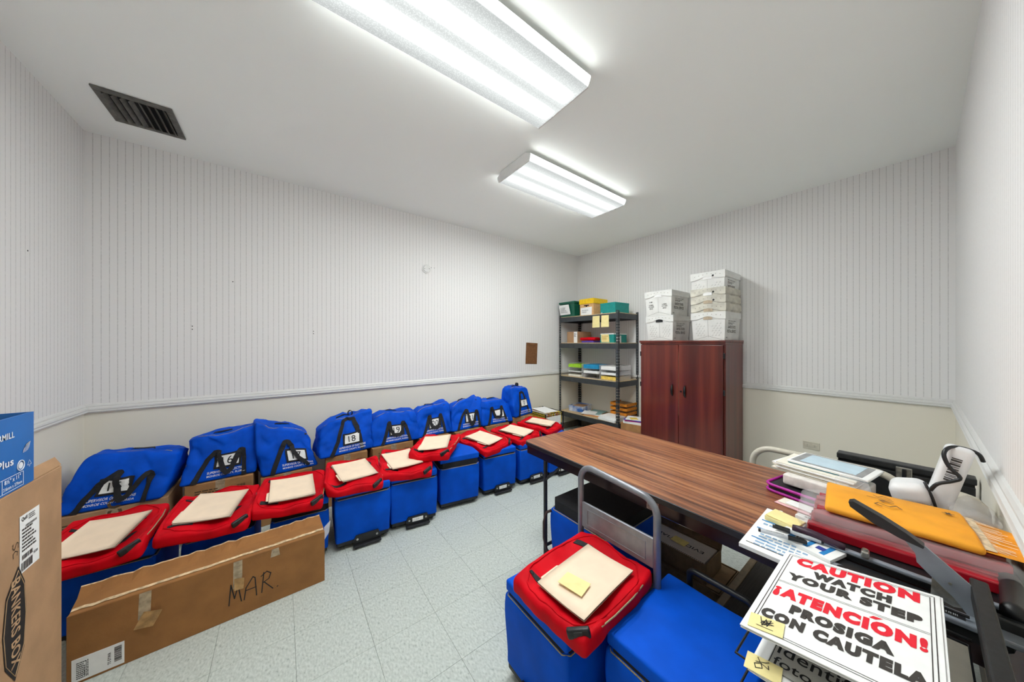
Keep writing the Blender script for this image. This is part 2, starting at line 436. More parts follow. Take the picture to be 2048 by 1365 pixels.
# round cover on the back wall
t = thing('wall_cover', 'small round white cover plate high on the back wallpaper', 'cover plate', (1.365, YA, 2.275))
MB().cyl((0,0,0), (0,-.010,0), .052, 28).build('base', TRIM, t)
MB().cyl((0,-.010,0), (0,-.020,0), .044, 28, r2=.038).build('cap', TRIM, t)
for q in (-1, 1): MB().cyl((q*.027, -.0185, .003*q), (q*.027, -.0205, .003*q), .004, 8).build('screw', DKG, t)

# clipboard hung on the back wall
t = thing('clipboard', 'brown hardboard clipboard hanging on the wall beside the shelves', 'clipboard', (2.995, YA, 1.245))
t.rotation_euler = (0, math.radians(3), 0)
HB = mat('hardboard', '7a5130', .6, var=.12, scale=60)
MB().bbox((-.112, -.006, -.158), (.112, -.001, .158), .0025).build('board', HB, t)
MB().bbox((-.05, -.013, .125), (.05, -.006, .150), .003).build('clip', HB, t)

# wall outlet
t = thing('wall_outlet', 'beige power outlet plate on the dado behind the beige handle', 'outlet', (XB, .62, .42))
MB().bbox((-.006, -.058, -.036), (0, .058, .036), .003).build('plate', BEIGE, t)
for q in (-1, 1):
    sk = MB().bbox((-.009, q*.026-.017, -.014), (-.005, q*.026+.017, .014), .003).build('socket', BEIGE, t)
    m = MB()
    for dz in (-.006, .006): m.box((-.0095, q*.026-.004, dz-.0012), (-.0088, q*.026+.004, dz+.0012))
    m.build('slot', DARK, sk)

# ================================================================== steel shelving
SX0, SX1, SY0, SY1 = 3.545, 4.030, 2.385, 3.455
shelf = thing('shelving_unit', 'dark grey steel shelving unit with particle board shelves in the corner', 'shelves', ((SX0+SX1)/2, (SY0+SY1)/2, 0))
ox, oy = (SX0+SX1)/2, (SY0+SY1)/2
def post(px, py, sx, sy):
    """perforated angle post; sx, sy point along its two flanges"""
    m = MB(); Wd = .036; th = .0022; zt = 1.835
    for ax in (0, 1):
        def bx(u0, u1, z0, z1):
            if ax == 0: m.box((px+min(sx*u0, sx*u1), py+min(0, sy*th), z0), (px+max(sx*u0, sx*u1), py+max(0, sy*th), z1))
            else: m.box((px+min(0, sx*th), py+min(sy*u0, sy*u1), z0), (px+max(0, sx*th), py+max(sy*u0, sy*u1), z1))
        bx(0, .011, 0, zt); bx(.025, Wd, 0, zt)
        k = 48
        for i in range(k+1):
            z = zt*i/k; bx(.011, .025, max(0, z-.011), min(zt, z+.011))
    m.build('post', SHELFM, shelf)
for px, sx in ((SX0-ox, 1), (SX1-ox, -1)):
    for py, sy in ((SY0-oy, 1), (SY1-oy, -1)): post(px, py, sx, sy)
LEV = [1.800, 1.395, .880, .325]
for z in LEV:
    for a, b in (((SX0-ox+.003, SY0-oy+.003, z-.072), (SX0-ox+.006, SY1-oy-.003, z)), ((SX1-ox-.006, SY0-oy+.003, z-.072), (SX1-ox-.003, SY1-oy-.003, z)),
                 ((SX0-ox+.006, SY0-oy+.003, z-.072), (SX1-ox-.006, SY0-oy+.006, z)), ((SX0-ox+.006, SY1-oy-.006, z-.072), (SX1-ox-.006, SY1-oy-.003, z))):
        MB().box(a, b).build('beam', SHELFM, shelf)
    MB().bbox((SX0-ox+.004, SY0-oy+.007, z-.004), (SX1-ox-.007, SY1-oy-.007, z+.010), .002).build('shelf_board', PARTB, shelf)
ZT = [z+.0105 for z in LEV]

def hollow(x, y, z, tw, th=.004, flare=1.0):
    """open-topped tray/box shell, base x*y, height z, wall thickness th, top scaled by flare"""
    m = MB(); a, b = x/2, y/2; A, B = a*flare, b*flare
    o = [(-a,-b,0),(a,-b,0),(a,b,0),(-a,b,0),(-A,-B,z),(A,-B,z),(A,B,z),(-A,B,z)]
    i = [(-a+th,-b+th,th),(a-th,-b+th,th),(a-th,b-th,th),(-a+th,b-th,th),(-A+th,-B+th,z),(A-th,-B+th,z),(A-th,B-th,z),(-A+th,B-th,z)]
    fs = [(3,2,1,0),(0,1,5,4),(1,2,6,5),(2,3,7,6),(3,0,4,7),(8,9,10,11),(12,13,9,8),(13,14,10,9),(14,15,11,10),(15,12,8,11),(4,5,13,12),(5,6,14,13),(6,7,15,14),(7,4,12,15)]
    return m.add(o+i, fs)
def lines_print(mb, o, right, up, w, h, n, mi=0, seed=0):
    """rows of small illegible print"""
    rnd = random.Random(seed); o = Vector(o); right = Vector(right).normalized(); up = Vector(up).normalized()
    for i in range(n):
        z = h*(n-1-i)/n; x = 0; W = w*rnd.uniform(.6, 1)
        while x < W:
            l = rnd.uniform(.06, .2)*w; l = min(l, W-x); p = o+right*x+up*z; hh = h/n*.5
            mb.add([p, p+right*l, p+right*l+up*hh, p+up*hh], [(0,1,2,3)], mi); x += l+.03*w
    return mb

# --- top shelf: tote, file box, teal box, two hanging notes
z = ZT[0]
t = thing('storage_tote', 'green plastic tote with a white sign on the top shelf', 'tote', (3.72, 3.27, z), 0)
hollow(.36, .27, .20, 0, .004, 1.10).build('body', GREEN, t)
MB().bbox((-.178, -.138, .085), (.178, .138, .094), .003).build('rib', GREEN, t)
MB().bbox((-.212, -.163, .196), (.212, .163, .226), .008, n=2).build('lid', GREEN, t)
s_ = MB().sheet((-.201, .135, .025), (-.201, -.075, .03), (-.222, -.055, .178), (-.222, .150, .178), -.001)
sg = s_.build('sign', WHITE, t)
lines_print(MB(), (-.2215, .11, .06), (0,-1,0), (-.12,0,1), .15, .09, 4, 0, 3).build('writing', mat('faint_pencil','b8b8b8',.8), sg)

t = thing('file_box', 'kraft file storage box with a bright yellow lid on the top shelf', 'box', (3.74, 2.94, z), 0)
MB().bbox((-.16, -.125, 0), (.16, .125, .185), .003).build('body', mat('kraft_light', 'd8ab77', .85, var=.05), t)
MB().bbox((-.168, -.132, .165), (.168, .132, .240), .003).build('lid', YELB, t)
m = MB().add([(-.1605,.045,.135),(-.1605,-.045,.135),(-.1605,-.045,.150),(-.1605,.045,.150)], [(0,1,2,3)])
m.add([(-.1605,.013,.122),(-.1605,-.013,.122),(-.1605,-.013,.136),(-.1605,.013,.136)], [(0,1,2,3)]); m.build('hand_hole', DARK, t)
sg = MB().sheet((-.1602, .105, .002), (-.1602, -.095, .002), (-.1615, -.10, .118), (-.1615, .11, .112), -.001).build('sign', WHITE, t)
lines_print(MB(), (-.1632, .08, .04), (0,-1,0), (0,0,1), .14, .05, 2, 0, 5).build('writing', mat('faint_pencil','b8b8b8',.8), sg)

t = thing('document_box', 'flat teal document box at the right end of the top shelf', 'box', (3.72, 2.56, z), -3)
MB().bbox((-.15, -.125, 0), (.15, .125, .125), .002).build('body', TEAL, t)
MB().bbox((-.152, -.127, .118), (.152, .127, .142), .002).build('lid', TEAL, t)
MB().sheet((-.153, .112, .004), (-.153, .085, .004), (-.156, .088, .014), (-.156, .108, .012), -.001).build('tape_tab', WHITE, t)

for i, (yy, lb) in enumerate(((2.735, 'left of the two pale yellow notes hung from the top shelf'), (2.585, 'right of the two pale yellow notes hung from the top shelf'))):
    o = MB().sheet((SX0-.004, yy+.068, 1.620), (SX0-.004, yy-.058, 1.620), (SX0-.001, yy-.055, 1.782), (SX0-.001, yy+.064, 1.782), -.0008).build('paper_note', YEL)
    tag(o, lb, 'note', 'notes on the top shelf beam')

# --- second shelf
z = ZT[1]
t = thing('cardboard_box', 'small kraft carton with a shipping label on the second shelf', 'box', (3.76, 3.235, z), 0)
MB().bbox((-.16, -.105, 0), (.16, .105, .17), .003).build('body', KRAFT3, t)
MB().box((-.1615, -.105, 0), (-.1608, -.035, .168)).build('label_strip', WHITE, t)
MB().box((-.06, -.1, .1695), (.06, .1, .1715)).build('flap', KRAFT, t)
lines_print(MB(), (-.1618, -.04, .09), (0,-1,0), (0,0,1), .05, .06, 5, 0, 8).build('print', INK, t)
def cloth(name, label, col, loc, size, seed, rz=0):
    def fn(x, y, z):
        d = noise.noise(Vector((x*14+seed, y*14, z*20)))*.010
        return (x+d, y+d*.7, max(0, z*(.85+.25*noise.noise(Vector((x*8, y*8, seed))))))
    o = soft(size, min(size)*.4, (8, 8, 1), fn, 2).build(name, col)
    o.location = loc; o.rotation_euler = (0, 0, math.radians(rz)); return tag(o, label, 'cloth bag')
PURP = mat('purple_fabric', '5a3fae', .7)
cloth('folded_bag', 'purple folded fabric bag under the red one on the second shelf', PURP, (3.70, 2.93, z), (.24, .22, .035), 3)
cloth('folded_bag', 'red folded fabric bag lying on a purple one on the second shelf', RED, (3.70, 2.935, z+.034), (.26, .26, .05), 9, 6)
t = thing('document_box', 'teal document box with a white lid and note on the second shelf', 'box', (3.74, 2.592, z), 0)
MB().bbox((-.15, -.110, 0), (.15, .110, .118), .002).build('body', TEAL, t)
MB().bbox((-.153, -.112, .112), (.153, .106, .126), .002).build('lid', WHITE, t)
sg = MB().sheet((-.1505, .090, .008), (-.1505, -.040, .006), (-.158, -.036, .116), (-.156, .094, .116), -.001).build('note', YEL, t)
lines_print(MB(), (-.1585, .075, .04), (0,-1,0), (0,0,1), .1, .06, 4, 0, 2).build('writing', mat('ochre_pencil','c9a64a',.8), sg)
t = thing('tape_roll', 'white cup shaped roll at the right end of the second shelf', 'roll', (3.64, 2.442, z))
m = MB(); k = 20
vs = []
for r_, zz in ((.033, 0), (.033, .095), (.022, .095), (.022, .01)): vs += [(r_*math.cos(2*PI*i/k), r_*math.sin(2*PI*i/k), zz) for i in range(k)]
m.add(vs, [(a*k+i, a*k+(i+1) % k, (a+1)*k+(i+1) % k, (a+1)*k+i) for a in range(3) for i in range(k)]+[tuple(range(k-1, -1, -1)), tuple(range(3*k, 4*k))], 0, False).build('sleeve', WHITE, t)

# --- third shelf: three stacks of letter trays
z = ZT[2]
LIME = mat('lime_paper', 'a5d92f', .6); SKY = mat('sky_blue_plastic', '0f8fc2', .5); SOFTY = mat('soft_yellow_paper', 'f0cf62', .7)
def tray_stack(cy, label, fills, w=.25, d=.32, hz=.062):
    t = thing('letter_tray_stack', label, 'letter tray', (3.73, cy, z), 0, 'letter tray stacks on the third shelf')
    for i, (c, hh) in enumerate(fills):
        m = MB(); b = i*(hz+.006)
        m.box((-d/2, -w/2, b), (d/2, w/2, b+.002)); m.box((-d/2+.03, -w/2, b+.002), (d/2, -w/2+.002, b+hz)); m.box((-d/2+.03, w/2-.002, b+.002), (d/2, w/2, b+hz)); m.box((d/2-.002, -w/2+.002, b+.002), (d/2, w/2-.002, b+hz))
        tr = m.build('tray', CLEAR, t)
        if c: MB().bbox((-d/2+.004, -w/2+.006, b+.003), (d/2-.02, w/2-.006, b+.003+hh), .001).build('paper_stack', c, tr)
    return t
tray_stack(3.17, 'clear letter trays topped with lime green paper on the third shelf', [(CREAM, .026), (WHITE, .010), (LIME, .046)])
tray_stack(2.86, 'clear letter trays topped with a sky blue stack on the third shelf', [(None, 0), (WHITE, .035), (SKY, .056)], .27)
tray_stack(2.55, 'clear letter trays with white paper over yellow at the right of the third shelf', [(SOFTY, .045), (WHITE, .03), (WHITE, .046)], .27)

# --- fourth shelf
z = ZT[3]
t = thing('paper_ream_box', 'open blue and white paper box lid on the lowest visible shelf', 'box', (3.80, 3.24, z), 12)
hollow(.30, .24, .085, 0, .004, 1.02).build('body', mat('blue_white_card', '2a66b8', .6, col2='e9eef4', scale=9, var=0), t)
MB().bbox((-.145, -.11, .06), (.145, .11, .066), .001).build('paper', KRAFT3, t)
def paper_pile(name, label, loc, rz, sheets, cat='papers'):
    t = thing(name, label, cat, loc, rz); zz = 0
    for (wx, wy, hh, c, dx, dy, dr) in sheets:
        o = MB().bbox((-wx/2, -wy/2, 0), (wx/2, wy/2, hh), min(.002, hh*.4)).build('sheet', c, t)
        o.location = (dx, dy, zz); o.rotation_euler = (0, 0, math.radians(dr)); zz += hh+.0002
    return t
PTEAL = mat('pale_teal_folder', '8cb0ad', .7); ORNG = mat('orange_folder', 'e08a1e', .7)
paper_pile('folder_pile', 'pile of pale teal and white folders lying on the lowest shelf', (3.74, 2.93, z), 20, [(.30,.23,.008,ORNG,0,0,0), (.30,.23,.010,WHITE,.01,0,4), (.29,.22,.006,PTEAL,.06,-.02,-8), (.22,.2,.003,WHITE,-.05,.05,6)])
paper_pile('paper_pile', 'thick pile of white paper at the front right of the lowest shelf', (3.645, 2.56, z), -6, [(.22,.28,.030,WHITE,0,0,0), (.22,.27,.030,WHITE,.01,-.01,5)])
t = thing('letter_tray_stack', 'orange letter trays with envelopes at the right of the lowest shelf', 'letter tray', (3.892, 2.53, z), 0)
for i in range(4):
    m = MB(); b = i*.062; d, wq = .26, .26
    m.box((-d/2, -wq/2, b), (d/2, wq/2, b+.004)); m.box((-d/2, -wq/2, b+.004), (d/2, -wq/2+.004, b+.04)); m.box((-d/2, wq/2-.004, b+.004), (d/2, wq/2, b+.04)); m.box((-d/2, -wq/2+.004, b+.004), (-d/2+.004, wq/2-.004, b+.036))
    m.build('tray', ORNG, t)
    MB().bbox((-.12, -.12, b+.0045), (.12, .12, b+.024), .002).build('paper_stack', KRAFT3 if i == 3 else CREAM, t)
paper_pile('paper_pile', 'small pile of coloured papers and folders beside the cabinet', (3.70, 2.22, .36), 14, [(.24,.26,.03,WHITE,0,0,0), (.24,.25,.008,mat('magenta_paper','b0247a',.7),0,0,6), (.23,.25,.012,mat('indigo_paper','4a48a8',.7),.01,0,-4), (.22,.24,.006,WHITE,0,0,10), (.1,.09,.004,SOFTY,-.04,.02,30)])
t = thing('carton', 'low plain carton on the floor holding the coloured papers', 'box', (3.70, 2.22, 0))
MB().bbox((-.13, -.145, 0), (.13, .145, .36), .003).build('body', KRAFT, t)
MB().box((-.03, -.146, .30), (.03, .146, .3605)).build('tape', TAPE, t)

# ================================================================== storage cabinet
CX0, CX1, CY0, CY1, CZ = 3.520, 4.033, 1.156, 2.057, 1.43
cab = thing('storage_cabinet', 'dark mahogany two door storage cabinet against the right wall', 'cabinet', ((CX0+CX1)/2, (CY0+CY1)/2, 0))
cx, cy = (CX0+CX1)/2, (CY0+CY1)/2
B = lambda a, b: ((a[0]-cx, a[1]-cy, a[2]), (b[0]-cx, b[1]-cy, b[2]))
MB().bbox(*B((CX0+.022, CY0+.004, 0), (CX1, CY1-.004, CZ-.035)), .002).build('body', MAHO, cab)
m = MB().bbox(*B((CX0-.006, CY0-.004, CZ-.026), (CX1, CY1+.012, CZ)), .003); m.bbox(*B((CX0+.004, CY0+.0, CZ-.045), (CX1, CY1+.004, CZ-.026)), .004)
m.build('top', MAHO, cab)
for k, (y0, y1, hy) in enumerate(((1.609, CY1-.006, 1.672), (CY0+.022, 1.604, 1.537))):
    d = MB().bbox(*B((CX0, y0, .07), (CX0+.020, y1, CZ-.052)), .002).build('door', MAHO, cab)
    pts = [(-.002, 0, -.065), (-.016, 0, -.045), (-.022, 0, 0), (-.016, 0, .045), (-.002, 0, .065)]
    m = MB(); vs = []; fs = []
    wdt = (.003, .009, .012, .009, .003)
    for (px, _, pz), ww in zip(pts, wdt): vs += [(px, -ww, pz), (px+.006, -ww, pz), (px+.006, ww, pz), (px, ww, pz)]
    for i in range(4): fs += [(i*4+j, i*4+(j+1) % 4, i*4+4+(j+1) % 4, i*4+4+j) for j in range(4)]
    fs += [(0,1,2,3), (19,18,17,16)]
    hd = m.add(vs, fs, 0, True).build('handle', BLKM, d); hd.location = (CX0-cx-.003, hy-cy, .87)
    for zz in (.25, .90, CZ-.16):
        q = CY1-.004 if k == 0 else CY0+.012
        MB().bbox(*B((CX0-.003, q-.006, zz-.028), (CX0+.012, q+.008, zz+.028)), .002).build('hinge', BLKM, d)
lk = MB().cyl((CX0-cx-.006, 1.580-cy, .865), (CX0-cx+.002, 1.580-cy, .865), .010, 16).build('lock', BLKM, cab)
m = MB().add([(CX0-cx-.0012, 1.6055-cy, .60), (CX0-cx-.0012, 1.6035-cy, .60), (CX0-cx-.0012, 1.6035-cy, 1.30), (CX0-cx-.0012, 1.6055-cy, 1.30)], [(0,1,2,3)])
m.build('worn_edge', mat('bare_edge', 'a77a63', .8), cab)

# ================================================================== postal tubs
def tub(name, label, loc, m_, style, text_on=True, hh=.292, rz=0, group='white postal tubs on the cabinet'):
    t = thing(name, label, 'mail tub', loc, rz, group)
    x, y, fl_ = .40, .295, 1.09
    hollow(x, y, hh, 0, .004, fl_).build('shell', m_, t)
    # rim band with a scalloped lower edge on the end face
    mb = MB(); X = x/2*fl_+.004; Y = y/2*fl_+.004
    k = 12; top = []; bot = []
    for i in range(k+1):
        yy = Y-2*Y*i/k; q = abs(2*i/k-1); dz = .075-.035*math.exp(-((q)/.45)**2)
        top.append((-X, yy, hh+.002)); bot.append((-X, yy, hh-dz))
    mb.add(top+bot, [(i, i+1, i+k+2, i+k+1) for i in range(k)])
    mb.add([(-X,-Y,hh-.062),(X,-Y,hh-.062),(X,-Y,hh+.002),(-X,-Y,hh+.002)], [(0,1,2,3)])
    mb.add([(-X,Y,hh-.062),(X,Y,hh-.062),(X,Y,hh+.002),(-X,Y,hh+.002)], [(3,2,1,0)])
    mb.add([(X,-Y,hh-.062),(X,Y,hh-.062),(X,Y,hh+.002),(X,-Y,hh+.002)], [(0,1,2,3)])
    a = .006
    mb.add([(-X,-Y,hh+.002),(X,-Y,hh+.002),(X,Y,hh+.002),(-X,Y,hh+.002),(-X+a,-Y+a,hh+.002),(X-a,-Y+a,hh+.002),(X-a,Y-a,hh+.002),(-X+a,Y-a,hh+.002)], [(0,1,5,4),(1,2,6,5),(2,3,7,6),(3,0,4,7)])
    mb.build('rim', m_, t)
    def onface(yy, zz, off=.0012):   # point on the end face
        f = 1+(fl_-1)*zz/hh; return (-x/2*f-off, yy, zz)
    sl = MB().add([onface(.042, hh-.075, .0048), onface(-.042, hh-.075, .0048), onface(-.042, hh-.038, .0052), onface(.042, hh-.038, .0052)], [(0,1,2,3)])
    sl.build('hand_slot', {'dark': DKG, 'white': WHITE, 'aged': mat('brown_stain', 'bfae96', .7)}[style[0]], t)
    fold = MB()
    for (p, q) in (((.0, .03), (.0, hh-.08)), ((.0, .045), (.13, .004)), ((.0, .045), (-.13, .004))):
        a = Vector(onface(*p)); b = Vector(onface(*q)); d = (b-a).normalized(); nn = d.cross(Vector((-1,0,0))).normalized()*.0012
        fold.add([a-nn, b-nn, b+nn, a+nn], [(0,1,2,3)])
    fold.build('fold_line', mat('tub_shadow_line', '8f8d85', .8), t)
    if 'dimple' in style:
        dm = MB()
        for sy in (-1, 1):
            for r_ in range(6):
                for c_ in range(3):
                    yy = sy*(.040+.030*c_+.014*(r_ % 2)); zz = .055+.024*r_
                    if abs(yy) > .125 or (r_ == 5 and c_ == 0): continue
                    p = onface(yy, zz)
                    vs = [(p[0]-.0003, p[1]+.0088*math.cos(2*PI*i/10), p[2]+.0088*math.sin(2*PI*i/10)) for i in range(10)]
                    dm.add(vs, [tuple(range(9, -1, -1))])
                    vs = [(p[0]-.0010, p[1]+.0015+.0070*math.cos(2*PI*i/10), p[2]+.0015+.0070*math.sin(2*PI*i/10)) for i in range(10)]
                    dm.add(vs, [tuple(range(9, -1, -1))], 1)
        dm.build('dimples', [mat('tub_dimple', 'b9b8b2', .7), TUBW], t)
    if 'label' in style:
        pr = MB()
        for yy in (.085, -.075):
            for i, s in enumerate(('LABEL', 'OTHER', 'END')):
                write(pr, s, onface(yy, .125-.022*i, .002), (0,-1,0), (0,0,1), None, .015, .02, 0, 'c')
        bars(pr, onface(.11, .16, .002), (0,-1,0), (0,0,1), .05, .016, 6, 0, 4)
        pr.build('lettering', INK, t)
    rv = MB()
    for i in range(7):
        q = -.12+.04*i; p = onface(q, hh-.016-.018*(abs(q)/.12), .006)
        rv.cyl((p[0], p[1], p[2]), (p[0]-.002, p[1], p[2]), .0035, 8)
    rv.build('rivets', mat('rivet', '8a8274', .5), t)
    if 'dot' in style:
        p = onface(-.055, hh-.042, .0056); MB().cyl(p, (p[0]-.001, p[1], p[2]), .010, 14).build('black_dot', INK, t)
    if text_on:
        def side(xx, zz): f = 1+(fl_-1)*zz/hh; return (xx, -y/2*f-.0012, zz)
        pr = MB(); up = (0, -(fl_-1)*y/2/hh, 1)
        write(pr, 'UNITED STATES', side(-.02, .122), (1,0,0), up, .21, .030, .01, 0, 'c')
        write(pr, 'POSTAL SERVICE', side(-.02, .078), (1,0,0), up, .24, .032, .012, 0, 'c')
        write(pr, 'MAIL IS A FEDERAL OFFENSE', side(-.02, .195), (1,0,0), up, .20, .010, .01, 0, 'c')
        lines_print(pr, side(-.12, .163), (1,0,0), up, .2, .026, 3, 0, 5)
        write(pr, 'USPS', side(-.15, .02), (1,0,0), up, None, .014, .01, 0, 'c')
        pr.build('lettering', INKG, t)
    return t
TX = 3.805
tub('mail_tub', 'dimpled white mail tub with a dark hand slot, under the left stack', (TX, 1.858, CZ), TUBW, ('dark', 'dimple'))
tub('mail_tub', 'white mail tub reading LABEL OTHER END, topmost of the left stack', (TX-.005, 1.872, CZ+.296), TUBW, ('white', 'label'))
tub('mail_tub', 'dimpled white mail tub at the bottom of the tall right stack', (TX, 1.340, CZ), TUBW, ('aged', 'dimple'))
for i, (nm, stl) in enumerate((('second from the bottom of the tall right stack', ('aged',)), ('middle one of the tall right stack, dot on its rim', ('aged', 'dot')), ('second from the top of the tall right stack', ('white', 'dot')))):
    tub('mail_tub', 'nested off white mail tub, '+nm, (TX+.002*i, 1.340+.003*(i-1), CZ+.085*(i+1)), TUBC, stl, False)
tub('mail_tub', 'clean white mail tub crowning the tall right stack', (TX, 1.345, CZ+.425), TUBW, ('white', 'dot', 'dimple'))

# ================================================================== rolling supply bins, red pouches, folders
BW, BD, BH = .343, .40, .36
def make_bin(style='closed', handle=False, tagno=None):
    """parts of a rolling bin; front faces local -y, base on z = 0; returns list of (name, mesh, sub-parts)"""
    P = []
    def fn(x, y, z):
        q = min(1, max(0, (z-.05)/(BH-.05)))
        bul = 1+.025*math.sin(PI*q); w_ = noise.noise(Vector((x*6, y*6, z*5+3.3)))*.005
        w2 = noise.noise(Vector((x*18+7, y*18, z*12)))*.002
        return (x*bul+w_, y*bul+w_+w2, z+.05)
    body = soft((BW, BD, BH-.05-.012), .014, (10, 11, 9), fn)
    P.append(('body', body.mesh('body', BLUE2), []))
    bandh = .014 if style == 'closed' else .050
    ring = lambda e: [(sx*(BW/2-c+e), sy*(BD/2-d+e)) for sx, sy, c, d in ((-1,-1,.02,0),(1,-1,.02,0),(1,-1,0,.02),(1,1,0,.02),(1,1,.02,0),(-1,1,.02,0),(-1,1,0,.02),(-1,-1,0,.02))]
    zb = BH-.016
    P.append(('zip_band', MB().prism(ring(-.002), zb, zb+bandh).mesh('zip_band', BLK), []))
    P.append(('piping', MB().tube([(x, y, zb+.001) for x, y in ring(.003)], .0022, 6, closed=True).mesh('piping', GOLD), []))
    if style != 'open':
        def fl_(x, y, z):
            w_ = noise.noise(Vector((x*7, y*7, z*9+1)))*.006
            return (x, y, z+zb+bandh-.003+w_*(z/.05)+.008*math.cos(x*9)*math.cos(y*8)*(z/.05))
        P.append(('lid', soft((BW+.004, BD+.004, .048), .010, (8, 8, 1), fl_).mesh('lid', BLUE2), []))
    P.append(('base', MB().bbox((-BW/2+.008, -BD/2+.004, .030), (BW/2-.008, BD/2-.004, .056), .006).mesh('base', BLKP), []))
    pl = MB().prism([(-.085, 0), (.085, 0), (.085, .035), (.070, .062), (-.070, .062), (-.085, .035)], 0, .010)
    pl.xf(Matrix.Translation((.02, -BD/2-.006, .022)) @ Matrix.Rotation(PI/2, 4, 'X'))
    lip = MB().bbox((-.068, -BD/2-.040, .012), (.108, -BD/2-.006, .026), .005)
    sub = [('toe_lip', lip.mesh('toe_lip', BLKP)),
           ('number_card', MB().bbox((-.020, -BD/2-.018, .044), (.060, -BD/2-.0155, .072), .001).mesh('number_card', WHITE))]
    for q in (-.042, .082):
        sub.append(('bolt', MB().cyl((q, -BD/2-.016, .058), (q, -BD/2-.019, .058), .007, 10).mesh('bolt', STEEL)))
    P.append(('toe_plate', pl.mesh('toe_plate', BLKP), sub))
    for sx in (-1, 1):
        for yy in (-BD/2+.06, BD/2-.05):
            P.append(('wheel', MB().cyl((sx*(BW/2-.03)-.012, yy, .030), (sx*(BW/2-.03)+.012, yy, .030), .030, 16).mesh('wheel', BLKP), []))
    if handle:
        m = MB()
        pts = [(-.10, BD/2+.02, .10), (-.10, BD/2+.02, BH+.07)]+arc((-.08, BD/2+.02, BH+.07), .02, PI, PI/2, 4)[1:]+arc((.08, BD/2+.02, BH+.07), .02, PI/2, 0, 4)+[(.10, BD/2+.02, .10)]
        m.tube(pts, .011, 10); P.append(('pull_handle', m.mesh('pull_handle', BLKP), []))
        P.append(('handle_housing', MB().bbox((-.13, BD/2-.001, .08), (.13, BD/2+.036, BH-.03), .012, n=2).mesh('handle_housing', BLKP), []))
    return P
BINS = {}
def put_bin(label, loc, rz, style='closed', handle=False, tilt=0, sc=1.0, num=None, skip=(), group='blue rolling supply bins'):
    k = (style, handle)
    if k not in BINS: BINS[k] = make_bin(*k)
    t = thing('rolling_bin', label, 'rolling bin', loc, rz, group); t.scale = (sc, sc, sc)
    for nm, me, sub in BINS[k]:
        if nm in skip: continue
        o = link(nm, me, t)
        for n2, m2 in sub:
            if n2 in skip: continue
            q = link(n2, m2, o)
            if n2 == 'number_card' and num:
                write(MB(), num, (.020, -BD/2-.0188, .050), (1,0,0), (0,0,1), None, .016, .01, 0, 'c').build('number', mat('faint_pencil', 'b8b8b8', .8), t)
    return t

